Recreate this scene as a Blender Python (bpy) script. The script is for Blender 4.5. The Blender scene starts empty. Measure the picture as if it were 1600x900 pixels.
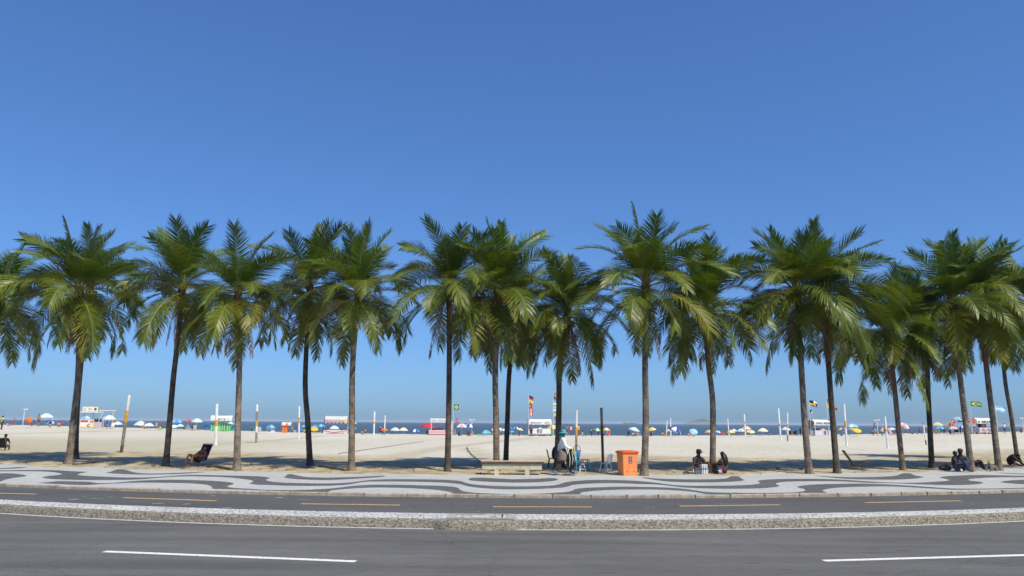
import bpy, bmesh, math, random
import numpy as np
from mathutils import Vector, Matrix

# ------------------------------------------------------------------ camera, sky, sun, exposure
sc = bpy.context.scene
COL = sc.collection
PI = math.pi
R_ = math.radians
IMW, IMH, FPX = 1600.0, 900.0, 1150.0
CAMP = Vector((0, 0, 2.4))
PITCH = math.atan((660.4 - 450) / FPX)
ROLL = math.atan(11 / 1600)
CROT = Matrix.Rotation(PI / 2 + PITCH, 3, 'X') @ Matrix.Rotation(ROLL, 3, 'Z')
cam = bpy.data.cameras.new('camera'); camo = bpy.data.objects.new('camera', cam); COL.objects.link(camo)
cam.sensor_width = 36; cam.lens = 36 * FPX / IMW; cam.clip_start = 0.1; cam.clip_end = 40000
camo.location = CAMP; camo.rotation_euler = CROT.to_euler()
sc.camera = camo

SUN_EL, SUN_AZ = R_(54), R_(144)
world = bpy.data.worlds.new('World'); sc.world = world; world.use_nodes = True
wn = world.node_tree
sky = wn.nodes.new('ShaderNodeTexSky'); sky.sky_type = 'NISHITA'; sky.sun_disc = False
sky.sun_elevation = SUN_EL; sky.sun_rotation = SUN_AZ
sky.altitude = 0; sky.air_density = 1.0; sky.dust_density = 0.8; sky.ozone_density = 4.0
gm = wn.nodes.new('ShaderNodeGamma'); gm.inputs['Gamma'].default_value = 0.8      # the photograph's soft tone curve and
wb = wn.nodes.new('ShaderNodeMix'); wb.data_type = 'RGBA'; wb.blend_type = 'MULTIPLY'; wb.inputs['Factor'].default_value = 1.0
wb.inputs['B'].default_value = (0.52, 0.83, 1.312, 1)                             # cool white balance, the same all over the sky
wn.links.new(sky.outputs[0], gm.inputs['Color']); wn.links.new(gm.outputs[0], wb.inputs['A'])
wn.links.new(wb.outputs['Result'], wn.nodes['Background'].inputs[0])
wn.nodes['Background'].inputs[1].default_value = 0.15

sl = bpy.data.lights.new('sun', 'SUN'); sl.energy = 5.0; sl.angle = R_(0.53); sl.color = (1, 0.90, 0.70)
slo = bpy.data.objects.new('sun', sl); COL.objects.link(slo)
sdir = Vector((math.sin(SUN_AZ) * math.cos(SUN_EL), math.cos(SUN_AZ) * math.cos(SUN_EL), math.sin(SUN_EL)))
slo.rotation_euler = sdir.to_track_quat('Z', 'Y').to_euler()
slo.location = (20, -20, 40)
vs = sc.view_settings
vs.view_transform = 'Standard'; vs.look = 'None'; vs.exposure = 0.0; vs.gamma = 1.0; vs.use_curve_mapping = False
HAZE = 1.0e-4
sc.cycles.max_bounces = 6; sc.cycles.volume_bounces = 1; sc.cycles.transparent_max_bounces = 8
sc.cycles.use_denoising = True

# ------------------------------------------------------------------ measuring helpers (pixel of the photograph -> metres)
def ray(px, py):
    return CROT @ Vector(((px - IMW / 2) / FPX, (IMH / 2 - py) / FPX, -1.0))
def at_z(px, py, z):
    r = ray(px, py); return CAMP + r * ((z - CAMP.z) / r.z)
def at_y(px, py, Y):
    r = ray(px, py); return CAMP + r * ((Y - CAMP.y) / r.y)
def lerp(a, b, t): return a + (b - a) * t
def sstep(a, b, x):
    t = min(1, max(0, (x - a) / (b - a))); return t * t * (3 - 2 * t)

class Bound:                                   # a long gently curving line across the place: Y = a + bX + cX^2
    def __init__(s, pts, z, xm=26):
        P = [at_z(x, y, z) for x, y in pts]
        s.c = np.polyfit([p.x for p in P], [p.y for p in P], 2); s.xm = xm
    def __call__(s, X):
        c = s.c; x = max(-s.xm, min(s.xm, X))
        y = c[0] * x * x + c[1] * x + c[2]
        return y + (2 * c[0] * x + c[1]) * (X - x)
Z_MED, Z_BIKE, Z_PROM = 0.20, 0.19, 0.28
bA = Bound([(0, 727), (160, 731), (320, 736), (500, 741), (700, 744), (900, 744), (1100, 742), (1300, 739), (1450, 736), (1600, 733)], Z_PROM, 30)
bB = Bound([(0, 755.5), (175, 760.5), (480, 769), (590, 770.5), (700, 772), (1000, 773.3), (1110, 772.5), (1220, 771.5), (1400, 768.5), (1600, 765)], Z_PROM)
bD = Bound([(0, 781), (200, 788), (480, 799.5), (700, 802), (780, 803), (1000, 803.6), (1220, 802.2), (1480, 796), (1600, 794)], Z_MED)
bE = Bound([(0, 789), (200, 795.5), (480, 808.4), (700, 811.5), (850, 812.5), (1000, 812.5), (1220, 810), (1480, 803.5), (1600, 801)], Z_MED)
def bC(X): return bB(X) - 0.16
def bF(X): return bE(X) - 0.09

YC = 125.0
_edge = [(-300, 655), (-150, 660), (0, 664), (160, 667.3), (320, 672), (480, 676.5), (640, 679), (800, 680.3), (940, 681.2), (1060, 681.2), (1180, 680.8), (1300, 679.8), (1400, 678), (1500, 676.3), (1600, 674.8), (1750, 672), (1900, 669)]
_cp = [at_y(x, y, YC) for x, y in _edge]
_cx = np.array([p.x for p in _cp]); _cz = np.array([p.z for p in _cp])
def zcrest(X):
    return sum(float(np.interp(X + d, _cx, _cz)) for d in (-8, -4, 0, 4, 8)) / 5
Z_SEA = -1.7
def terr(X, Y):
    a = bA(X); zc = zcrest(X)
    if Y <= YC:
        t = max(0.0, (Y - a) / (YC - a))
        z = Z_PROM + 0.005 + (zc - Z_PROM) * t
        z -= 0.05 * (zc - Z_PROM) * math.sin(PI * min(1, t))
        z += 0.05 * sstep(0.0, 0.05, t)
        return z
    d = Y - YC
    return zc - 0.02 * d - 0.0016 * d * d + 0.05
def hit(px, py, ymax=122.0):                    # where the sight line through a pixel meets the sand
    r = ray(px, py); lo = 20.0
    f = lambda Y: (CAMP + r * (Y / r.y)).z - terr((r * (Y / r.y)).x, Y)
    Y = 24.0
    while Y < ymax and f(Y) > 0: Y += 0.5
    Y = min(Y, ymax)
    if f(Y) <= 0:
        lo, hi = Y - 0.5, Y
        for _ in range(12):
            m = (lo + hi) / 2
            if f(m) > 0: lo = m
            else: hi = m
        Y = hi
    X = (r * (Y / r.y)).x
    return Vector((X, Y, terr(X, Y)))
def ppm(p): return FPX / ((p - CAMP) @ (CROT @ Vector((0, 0, -1))))     # pixels (of 1600) per metre at a point

# ------------------------------------------------------------------ object helpers
class MB:
    def __init__(s): s.v = []; s.f = []; s.m = []; s.cur = 0
    def mat(s, i): s.cur = i; return s
    def add(s, vs_, fs_):
        o = len(s.v); s.v += [tuple(v) for v in vs_]
        for f in fs_: s.f.append(tuple(i + o for i in f)); s.m.append(s.cur)
        return s
    def box(s, c, d, M=None):
        x, y, z = d[0] / 2, d[1] / 2, d[2] / 2
        P = [Vector((sx * x, sy * y, sz * z)) for sz in (-1, 1) for sy in (-1, 1) for sx in (-1, 1)]
        if M is not None: P = [M @ p for p in P]
        P = [p + Vector(c) for p in P]
        return s.add(P, [(0, 2, 3, 1), (4, 5, 7, 6), (0, 1, 5, 4), (2, 6, 7, 3), (0, 4, 6, 2), (1, 3, 7, 5)])
    def tube(s, pts, rad, n=6, cap=True, squash=1.0):
        pts = [Vector(p) for p in pts]
        if not hasattr(rad, '__len__'): rad = [rad] * len(pts)
        o = len(s.v); prev = None
        for i, p in enumerate(pts):
            a = pts[max(0, i - 1)]; b = pts[min(len(pts) - 1, i + 1)]
            t = (b - a).normalized()
            if prev is None:
                up = Vector((0, 0, 1)) if abs(t.z) < 0.9 else Vector((1, 0, 0))
                u = t.cross(up).normalized()
            else:
                u = (prev - t * prev.dot(t)).normalized()
            prev = u; w = t.cross(u)
            for k in range(n):
                an = 2 * PI * k / n
                s.v.append(tuple(p + u * math.cos(an) * rad[i] + w * math.sin(an) * rad[i] * squash))
        for i in range(len(pts) - 1):
            for k in range(n):
                k2 = (k + 1) % n
                s.f.append((o + i * n + k, o + i * n + k2, o + (i + 1) * n + k2, o + (i + 1) * n + k)); s.m.append(s.cur)
        if cap:
            s.f.append(tuple(o + k for k in reversed(range(n)))); s.m.append(s.cur)
            e = o + (len(pts) - 1) * n
            s.f.append(tuple(e + k for k in range(n))); s.m.append(s.cur)
        return s
    def lathe(s, prof, n=16, c=(0, 0, 0), sx=1, sy=1, M=None):
        o = len(s.v); c = Vector(c)
        for r, z in prof:
            for k in range(n):
                a = 2 * PI * k / n
                p = Vector((r * math.cos(a) * sx, r * math.sin(a) * sy, z))
                if M is not None: p = M @ p
                s.v.append(tuple(p + c))
        for i in range(len(prof) - 1):
            for k in range(n):
                k2 = (k + 1) % n
                s.f.append((o + i * n + k, o + i * n + k2, o + (i + 1) * n + k2, o + (i + 1) * n + k)); s.m.append(s.cur)
        s.f.append(tuple(o + k for k in reversed(range(n)))); s.m.append(s.cur)
        e = o + (len(prof) - 1) * n
        s.f.append(tuple(e + k for k in range(n))); s.m.append(s.cur)
        return s
    def ball(s, c, r, n=8, sc3=(1, 1, 1)):
        prof = [(max(0.02, math.sin(PI * i / n)) * r, -math.cos(PI * i / n) * r * sc3[2]) for i in range(n + 1)]
        return s.lathe(prof, n + 2, c, sc3[0], sc3[1])
    def mesh(s, name, mats, smooth=False):
        me = bpy.data.meshes.new(name); me.from_pydata(s.v, [], s.f)
        for m in (mats if isinstance(mats, (list, tuple)) else [mats]): me.materials.append(m)
        me.polygons.foreach_set('material_index', s.m)
        if smooth: me.polygons.foreach_set('use_smooth', [True] * len(me.polygons))
        me.update(); return me
    def build(s, name, mats, parent=None, smooth=False, loc=None):
        return put(name, s.mesh(name, mats, smooth), parent, loc)
def put(name, me, parent=None, loc=None, rot=None, scale=None):
    o = bpy.data.objects.new(name, me); COL.objects.link(o)
    if parent is not None: o.parent = parent
    if loc is not None: o.location = loc
    if rot is not None: o.rotation_euler = rot
    if scale is not None: o.scale = (scale,) * 3 if not hasattr(scale, '__len__') else scale
    return o
def tag(o, label, cat, group=None):
    o['label'] = label; o['category'] = cat
    if group: o['group'] = group
    return o
def thing(name, label, cat, loc=(0, 0, 0), rz=0.0, group=None):
    o = bpy.data.objects.new(name, None); COL.objects.link(o); o.empty_display_size = 0.1
    o.location = loc; o.rotation_euler = (0, 0, rz)
    return tag(o, label, cat, group)
def struct(o, label=None):
    o['kind'] = 'structure'
    if label: o['label'] = label
    return o

# ------------------------------------------------------------------ materials
MATS = {}
def srgb(r, g, b):
    f = lambda c: ((c / 255 + 0.055) / 1.055) ** 2.4 if c / 255 > 0.04045 else c / 255 / 12.92
    return (f(r), f(g), f(b))
def mat(name, c, rough=0.6, c2=None, scale=5.0, detail=4.0, bump=0.0, bscale=None, metal=0.0, spec=0.4, stretch=(1, 1, 1), trans=0.0, rnd=0.0, contrast=(0.35, 0.65)):
    if name in MATS: return MATS[name]
    m = bpy.data.materials.new(name); m.use_nodes = True; MATS[name] = m
    nt = m.node_tree; N = nt.nodes; L = nt.links; b = N['Principled BSDF']
    b.inputs['Base Color'].default_value = (*c, 1); b.inputs['Roughness'].default_value = rough
    b.inputs['Metallic'].default_value = metal; b.inputs['Specular IOR Level'].default_value = spec
    if c2 is None: c2 = tuple(x * 0.86 for x in c)
    tc = N.new('ShaderNodeTexCoord'); mp = N.new('ShaderNodeMapping'); mp.inputs['Scale'].default_value = stretch
    L.new(tc.outputs['Object'], mp.inputs[0])
    no = N.new('ShaderNodeTexNoise'); no.inputs['Scale'].default_value = scale; no.inputs['Detail'].default_value = detail
    no.inputs['Roughness'].default_value = 0.62
    L.new(mp.outputs[0], no.inputs['Vector'])
    rp = N.new('ShaderNodeValToRGB'); rp.color_ramp.elements[0].position = contrast[0]; rp.color_ramp.elements[1].position = contrast[1]
    rp.color_ramp.elements[0].color = (*c2, 1); rp.color_ramp.elements[1].color = (*c, 1)
    L.new(no.outputs['Fac'], rp.inputs[0]); out = rp.outputs[0]
    if rnd:
        oi = N.new('ShaderNodeObjectInfo'); mr = N.new('ShaderNodeMapRange')
        mr.inputs['To Min'].default_value = 1 - rnd; mr.inputs['To Max'].default_value = 1 + rnd
        L.new(oi.outputs['Random'], mr.inputs[0])
        hs = N.new('ShaderNodeHueSaturation'); L.new(mr.outputs[0], hs.inputs['Value']); L.new(out, hs.inputs['Color']); out = hs.outputs[0]
    L.new(out, b.inputs['Base Color'])
    if bump:
        bn = N.new('ShaderNodeTexNoise'); bn.inputs['Scale'].default_value = bscale or scale * 4; bn.inputs['Detail'].default_value = 5
        L.new(mp.outputs[0], bn.inputs['Vector'])
        bp = N.new('ShaderNodeBump'); bp.inputs['Strength'].default_value = bump; bp.inputs['Distance'].default_value = 0.02
        L.new(bn.outputs['Fac'], bp.inputs['Height']); L.new(bp.outputs[0], b.inputs['Normal'])
    if trans:
        tr = N.new('ShaderNodeBsdfTranslucent'); L.new(out, tr.inputs['Color'])
        mx = N.new('ShaderNodeMixShader'); mx.inputs[0].default_value = trans
        L.new(b.outputs[0], mx.inputs[1]); L.new(tr.outputs[0], mx.inputs[2])
        L.new(mx.outputs[0], N['Material Output'].inputs[0])
    return m
def stone_mat(name, c, c2, joint, scale, jw=0.06, bump=0.5, rough=0.7, dirt=0.12):
    m = bpy.data.materials.new(name); m.use_nodes = True; MATS[name] = m
    nt = m.node_tree; N = nt.nodes; L = nt.links; b = N['Principled BSDF']
    tc = N.new('ShaderNodeTexCoord')
    v = N.new('ShaderNodeTexVoronoi'); v.inputs['Scale'].default_value = scale; L.new(tc.outputs['Object'], v.inputs['Vector'])
    e = N.new('ShaderNodeTexVoronoi'); e.feature = 'DISTANCE_TO_EDGE'; e.inputs['Scale'].default_value = scale; L.new(tc.outputs['Object'], e.inputs['Vector'])
    sep = N.new('ShaderNodeSeparateColor'); L.new(v.outputs['Color'], sep.inputs[0])
    mx = N.new('ShaderNodeMix'); mx.data_type = 'RGBA'; mx.inputs['A'].default_value = (*c, 1); mx.inputs['B'].default_value = (*c2, 1)
    L.new(sep.outputs[0], mx.inputs['Factor'])
    rp = N.new('ShaderNodeMapRange'); rp.inputs['From Min'].default_value = jw * 0.4; rp.inputs['From Max'].default_value = jw
    L.new(e.outputs['Distance'], rp.inputs[0])
    mj = N.new('ShaderNodeMix'); mj.data_type = 'RGBA'; mj.inputs['A'].default_value = (*joint, 1)
    L.new(rp.outputs[0], mj.inputs['Factor']); L.new(mx.outputs['Result'], mj.inputs['B'])
    no = N.new('ShaderNodeTexNoise'); no.inputs['Scale'].default_value = 0.9; no.inputs['Detail'].default_value = 6; L.new(tc.outputs['Object'], no.inputs['Vector'])
    mr = N.new('ShaderNodeMapRange'); mr.inputs['From Min'].default_value = 0.3; mr.inputs['From Max'].default_value = 0.7
    mr.inputs['To Min'].default_value = 1 - dirt; mr.inputs['To Max'].default_value = 1 + dirt * 0.6; L.new(no.outputs['Fac'], mr.inputs[0])
    hs = N.new('ShaderNodeHueSaturation'); L.new(mr.outputs[0], hs.inputs['Value']); L.new(mj.outputs['Result'], hs.inputs['Color'])
    L.new(hs.outputs[0], b.inputs['Base Color']); b.inputs['Roughness'].default_value = rough
    bp = N.new('ShaderNodeBump'); bp.inputs['Strength'].default_value = bump; bp.inputs['Distance'].default_value = 0.01
    L.new(rp.outputs[0], bp.inputs['Height']); L.new(bp.outputs[0], b.inputs['Normal'])
    return m
def flat(name, rgb, rough=0.65):                # cloth, paint and plastic of one colour, slightly uneven
    return mat(name, srgb(*rgb), rough, scale=3.0, bump=0.05, bscale=20)
# ------------------------------------------------------------------ the setting: road, median, cycle path, promenade
rng = random.Random(7)
def asphalt(name, base, streak=0.2, patch=0.25, grain=0.3):
    m = bpy.data.materials.new(name); m.use_nodes = True; MATS[name] = m
    N = m.node_tree.nodes; L = m.node_tree.links; b = N['Principled BSDF']
    tc = N.new('ShaderNodeTexCoord')
    def noise(scale, st, det=4):
        mp = N.new('ShaderNodeMapping'); mp.inputs['Scale'].default_value = st; L.new(tc.outputs['Object'], mp.inputs[0])
        n = N.new('ShaderNodeTexNoise'); n.inputs['Scale'].default_value = scale; n.inputs['Detail'].default_value = det; n.inputs['Roughness'].default_value = 0.6
        L.new(mp.outputs[0], n.inputs['Vector']); return n.outputs['Fac']
    def rng_(fac, amp, lo=0.3, hi=0.7):
        r = N.new('ShaderNodeMapRange'); r.inputs['From Min'].default_value = lo; r.inputs['From Max'].default_value = hi
        r.inputs['To Min'].default_value = 1 - amp; r.inputs['To Max'].default_value = 1 + amp; L.new(fac, r.inputs[0]); return r.outputs[0]
    def mul(a, c):
        k = N.new('ShaderNodeMath'); k.operation = 'MULTIPLY'; L.new(a, k.inputs[0]); L.new(c, k.inputs[1]); return k.outputs[0]
    f1 = rng_(noise(1.0, (0.10, 1.5, 1)), streak); f2 = rng_(noise(0.35, (0.5, 1, 1), 6), patch); f3 = rng_(noise(38, (1, 1, 1), 3), grain)
    f4 = rng_(noise(7, (0.25, 1, 1), 6), 0.10)
    val = mul(mul(f1, f2), mul(f3, f4))
    # small dark tar spots and oil marks
    v = N.new('ShaderNodeTexVoronoi'); v.inputs['Scale'].default_value = 1.3
    mp = N.new('ShaderNodeMapping'); mp.inputs['Scale'].default_value = (0.55, 1.4, 1); L.new(tc.outputs['Object'], mp.inputs[0]); L.new(mp.outputs[0], v.inputs['Vector'])
    r = N.new('ShaderNodeMapRange'); r.inputs['From Min'].default_value = 0.05; r.inputs['From Max'].default_value = 0.16; r.inputs['To Min'].default_value = 0.72; r.inputs['To Max'].default_value = 1.0
    L.new(v.outputs['Distance'], r.inputs[0]); val = mul(val, r.outputs[0])
    ck = N.new('ShaderNodeTexVoronoi'); ck.feature = 'DISTANCE_TO_EDGE'; ck.inputs['Scale'].default_value = 0.28
    wp = N.new('ShaderNodeMix'); wp.data_type = 'VECTOR'; wp.inputs['Factor'].default_value = 0.25; nz = N.new('ShaderNodeTexNoise'); nz.inputs['Scale'].default_value = 1.2; nz.inputs['Detail'].default_value = 6
    L.new(tc.outputs['Object'], nz.inputs['Vector']); L.new(tc.outputs['Object'], wp.inputs['A']); L.new(nz.outputs['Color'], wp.inputs['B']); L.new(wp.outputs['Result'], ck.inputs['Vector'])
    cr_ = N.new('ShaderNodeMapRange'); cr_.inputs['From Min'].default_value = 0.0015; cr_.inputs['From Max'].default_value = 0.006; cr_.inputs['To Min'].default_value = 0.86; L.new(ck.outputs['Distance'], cr_.inputs[0]); val = mul(val, cr_.outputs[0])
    pv_ = N.new('ShaderNodeTexVoronoi'); pv_.distance = 'CHEBYCHEV'; pv_.inputs['Scale'].default_value = 0.16; mq = N.new('ShaderNodeMapping'); mq.inputs['Scale'].default_value = (0.35, 1, 1); L.new(tc.outputs['Object'], mq.inputs[0]); L.new(mq.outputs[0], pv_.inputs['Vector'])
    sq = N.new('ShaderNodeSeparateColor'); L.new(pv_.outputs['Color'], sq.inputs[0]); val = mul(val, rng_(sq.outputs[0], 0.05, 0.0, 1.0))
    hs = N.new('ShaderNodeHueSaturation'); hs.inputs['Color'].default_value = (*base, 1); L.new(val, hs.inputs['Value'])
    L.new(hs.outputs[0], b.inputs['Base Color']); b.inputs['Roughness'].default_value = 0.85; b.inputs['Specular IOR Level'].default_value = 0.3
    bp = N.new('ShaderNodeBump'); bp.inputs['Strength'].default_value = 0.5; bp.inputs['Distance'].default_value = 0.006
    L.new(noise(60, (1, 1, 1), 3), bp.inputs['Height']); L.new(bp.outputs[0], b.inputs['Normal'])
    return m
M_ROAD = asphalt('asphalt', (0.118, 0.117, 0.115), 0.20, 0.14, 0.5)
M_BIKE = asphalt('cycle_asphalt', (0.096, 0.097, 0.099), 0.08, 0.10, 0.3)
M_WHITE_STONE = stone_mat('white_stone', (0.53, 0.54, 0.535), (0.43, 0.445, 0.44), (0.34, 0.345, 0.335), 15, 0.05, 0.25, dirt=0.10)
M_BLACK_STONE = stone_mat('black_stone', (0.052, 0.055, 0.056), (0.115, 0.117, 0.115), (0.20, 0.195, 0.185), 15, 0.055, 0.3, dirt=0.15)
M_MED_STONE = stone_mat('median_stone', (0.68, 0.68, 0.67), (0.56, 0.57, 0.56), (0.12, 0.12, 0.11), 7.5, 0.08, 0.8, dirt=0.16)
M_KERB = mat('rough_granite', srgb(158, 152, 139), 0.85, srgb(88, 82, 71), 17, 8, 0.9, 40, stretch=(1, 1, 1.6), contrast=(0.38, 0.62))
M_KERB2 = mat('promenade_kerb', srgb(176, 165, 150), 0.85, srgb(140, 128, 112), 6, 6, 0.5, 30, rnd=0.08)
M_PAINT_W = mat('road_paint', (0.78, 0.78, 0.77), 0.6, (0.34, 0.34, 0.33), 16, 9, 0.1, contrast=(0.33, 0.47))
M_PAINT_W2 = mat('edge_paint', (0.62, 0.62, 0.62), 0.6, (0.36, 0.36, 0.36), 9, 6, 0.1, stretch=(0.6, 2, 1))
M_PAINT_Y = mat('cycle_paint', srgb(206, 168, 104), 0.6, srgb(128, 118, 100), 10, 9, contrast=(0.36, 0.50))
M_PAINT_OLD = mat('worn_paint', srgb(176, 178, 180), 0.7, srgb(120, 122, 126), 9, 6)
M_CONC = mat('concrete', srgb(200, 192, 165), 0.85, srgb(168, 160, 135), 4, 8, 0.4, 30)

def grid(name, xs, rows, m, smooth=False, jitter=None):
    """rows: list of functions X -> (Y, z)"""
    V = []; Fc = []; n = len(rows)
    for X in xs:
        for r in rows:
            y, z = r(X); V.append((X, y, z))
    for i in range(len(xs) - 1):
        for j in range(n - 1):
            a = i * n + j; Fc.append((a, a + n, a + n + 1, a + 1))
    me = bpy.data.meshes.new(name); me.from_pydata(V, [], Fc); me.materials.append(m)
    if smooth: me.polygons.foreach_set('use_smooth', [True] * len(Fc))
    return put(name, me)
XS = [x * 0.5 for x in range(-160, 161)]
def bulge(X): return 0.24 * (sstep(-1.95, -1.35, X) - sstep(-0.15, 0.35, X))
struct(grid('road', XS, [lambda X, y=y: (y, 0.0) for y in (-40, -20, -5, 0, 5, 9, 12)] + [lambda X: (bF(X) + 0.3, 0.0)], M_ROAD), 'grey asphalt carriageway with white dashes in the foreground')
struct(grid('cycle_path', XS, [lambda X: (bD(X) - 0.005, Z_BIKE), lambda X: (lerp(bD(X), bC(X), 0.5), Z_BIKE), lambda X: (bC(X) + 0.05, Z_BIKE)], M_BIKE), 'dark asphalt cycle path with yellow dashes')
# median: white stone strip behind a rough granite kerb
XF = [x * 0.1 for x in range(-500, 501)]
med = struct(grid('median', XF, [lambda X: (bE(X) + 0.06, Z_MED), lambda X: (lerp(bE(X), bD(X), 0.5), Z_MED + 0.012), lambda X: (bD(X), Z_MED)], M_MED_STONE), 'narrow strip of white stones between road and cycle path')
def kn(X, s): return (math.sin(X * 7.3 + s * 3.1) * 0.4 + math.sin(X * 17.1 + s * 5.7) * 0.35 + math.sin(X * 41.0 + s * 1.7) * 0.25)
krows = [lambda X: (bE(X) + 0.06, Z_MED - 0.001), lambda X: (bE(X) - bulge(X), Z_MED + 0.002 + 0.004 * kn(X, 1)), lambda X: (bE(X) - 0.03 - bulge(X), Z_MED - 0.02 + 0.006 * kn(X, 2))]
for j in range(1, 7):
    krows.append(lambda X, j=j: (bE(X) - 0.04 - 0.008 * j - bulge(X) + 0.007 * kn(X, j + 3), (Z_MED - 0.02) * (1 - j / 6)))
k = grid('kerb', XF, krows, M_KERB, True); k.parent = med
# drain inlet let into the median
P = at_z(752, 808, Z_MED)
dr = thing('storm_drain', 'stone-covered storm drain cover with dark iron lifting ring in the median', 'drain', (P.x, bE(P.x) + 0.42, Z_MED + 0.010)); dr.scale = (1, 1, .55)
mb = MB(); mb.box((0, 0, 0.012), (1.16, 0.56, 0.03)); mb.build('cover', M_MED_STONE, dr)
M_CONCG = mat('grey_concrete', srgb(178, 176, 170), 0.85, srgb(150, 148, 142), 8, 6, 0.4)
for nm, c, d in (('frame_beam', (0, -0.34, 0.02), (1.56, 0.10, 0.05)), ('frame_beam', (0, 0.34, 0.02), (1.56, 0.10, 0.05)), ('frame_beam', (-0.70, 0, 0.021), (0.20, 0.57, 0.05)), ('frame_beam', (0.70, 0, 0.021), (0.20, 0.57, 0.05))):
    MB().box(c, d).build(nm, M_CONCG, dr)
MB().tube([(0.5, 0.2 * math.cos(a), 0.035 + 0.04 * math.sin(a)) for a in [PI * k / 8 for k in range(9)]], 0.016, 6).build('lifting_ring', flat('iron', (35, 32, 30)), dr)
MB().box((-0.25, 0.275, 0.03), (0.66, 0.03, 0.02)).build('rusty_rim', flat('rust', (120, 78, 52)), dr)
# edge line, lane dashes
def sheet_strip(name, xs, f0, f1, z, m, parent):
    o = grid(name, xs, [lambda X: (f0(X), z), lambda X: (f1(X), z)], m); o.parent = parent; return o
road = bpy.data.objects['road']; bike = bpy.data.objects['cycle_path']
sheet_strip('edge_line', [x * 0.25 for x in range(-160, -6)], lambda X: bF(X) - 0.17 - 0.01 * kn(X, 2), lambda X: bF(X) - 0.03, 0.004, M_PAINT_W2, road)
sheet_strip('edge_line', [x * 0.25 for x in range(0, 161)], lambda X: bF(X) - 0.16 - 0.01 * kn(X, 2), lambda X: bF(X) - 0.03, 0.004, M_PAINT_W2, road)
def dash(name, p0, p1, w, z, m, parent, n=10):
    a = at_z(*p0, z); b = at_z(*p1, z); d = (b - a).normalized(); s = Vector((-d.y, d.x, 0)) * (w / 2)
    V = []; Fc = []
    for i in range(n + 1):
        p = a.lerp(b, i / n); e = 0.004 * rng.uniform(-1, 1)
        V += [tuple(p - s * (1 + e)), tuple(p + s * (1 - e))]
    for i in range(n): Fc.append((2 * i, 2 * i + 2, 2 * i + 3, 2 * i + 1))
    me = bpy.data.meshes.new(name); me.from_pydata(V, [], Fc); me.materials.append(m); return put(name, me, parent)
dash('lane_dash', (163, 861.5), (556, 877), 0.17, 0.004, M_PAINT_W, road)
dash('lane_dash', (1287, 876), (1680, 865), 0.17, 0.004, M_PAINT_W, road)
for p0, p1 in (((-100, 768), (57, 772)), ((192, 777.5), (338, 782.5)), ((470, 787), (625, 789.2)), ((770, 791.7), (925, 792)), ((1062, 790.7), (1218, 788.7)), ((1352, 785.3), (1502, 782.4)), ((1640, 779), (1790, 775))):
    dash('cycle_dash', p0, p1, 0.17, Z_BIKE + 0.004, M_PAINT_Y, bike)
def blot(cx, cy, w, h, seed):                    # a scrap of worn white paint on the cycle path
    r = random.Random(seed); c = at_z(cx, cy, Z_BIKE + 0.004); V = []
    for k in range(12):
        a = 2 * PI * k / 12; q = r.uniform(0.55, 1.1)
        V.append((c.x + math.cos(a) * w * q + 0.4 * w * math.sin(a), c.y + math.sin(a) * h * q, c.z))
    me = bpy.data.meshes.new('worn_paint_mark'); me.from_pydata(V, [], [tuple(range(12))]); me.materials.append(M_PAINT_OLD); put('worn_paint_mark', me, bike)
for i, (x, y, w, h) in enumerate([(115, 780, .16, .10), (131, 775.5, .06, .07), (150, 779, .2, .05), (172, 776.5, .12, .04), (248, 786.5, .16, .12), (292, 787.5, .10, .10), (265, 768, .10, .08), (332, 774.5, .1, .1), (355, 793, .12, .1), (300, 780, .3, .05), (437, 777.5, .14, .12), (475, 781, .2, .05), (738, 793, .05, .04), (747, 799, .05, .04), (1012, 792.5, .05, .05), (1020, 791.7, .05, .05), (1127, 787, .04, .04), (1519, 787.5, .05, .06), (1555, 781.7, .08, .05), (530, 776, .3, .04), (1106, 791, .04, .04), (890, 797, .05, .04), (640, 795, .05, .03)]):
    blot(x, y, w, h, i)

from mathutils import noise as mnoise
# promenade slab with wave mosaic
prom = struct(grid('promenade', XS, [lambda X: (bB(X) + 0.001, Z_PROM - 0.002), lambda X: (bB(X) + 0.0, Z_PROM)] + [lambda X, t=t: (lerp(bB(X), bA(X), t), Z_PROM) for t in (0.33, 0.66, 1.0)] + [lambda X: (bA(X) + 2.5, Z_PROM - 0.01)], M_WHITE_STONE), 'pale stone promenade with black wave mosaic')
kx = -46.0; i = 0
proto = {}
while kx < 46:
    ln = rng.choice((0.95, 1.1, 1.3, 1.15)); a, b = kx + 0.012, kx + ln - 0.012
    mbk = MB(); dz = rng.uniform(-0.008, 0.008); dy = rng.uniform(-0.012, 0.012)
    yb0, yb1, yf0, yf1 = bB(a) - 0.001, bB(b) - 0.001, bC(a) + dy, bC(b) + dy
    zt = Z_PROM + 0.004 + dz
    c = 0.018
    P8 = [(a, yf0, Z_BIKE - 0.05), (b, yf1, Z_BIKE - 0.05), (b, yb1, Z_BIKE - 0.05), (a, yb0, Z_BIKE - 0.05),
          (a + c * .5, yf0, zt - c), (b - c * .5, yf1, zt - c), (b, yb1, zt), (a, yb0, zt), (a + c, yf0 + c, zt), (b - c, yf1 + c, zt)]
    mbk.add(P8, [(0, 1, 5, 4), (4, 5, 9, 8), (8, 9, 6, 7), (1, 2, 6, 9, 5), (3, 0, 4, 8, 7), (2, 3, 7, 6)])
    mbk.build('kerbstone', M_KERB2, prom); kx += ln
S = 6.957
def sl_(x0, y0, pts): return [(x0 + u / S, y0 + v / S) for u, v in pts]
s1 = lambda p: sl_(0, 722, p); s2 = lambda p: sl_(200, 722, p); s3 = lambda p: sl_(400, 722, p); s4 = lambda p: sl_(600, 727, p)
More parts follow.
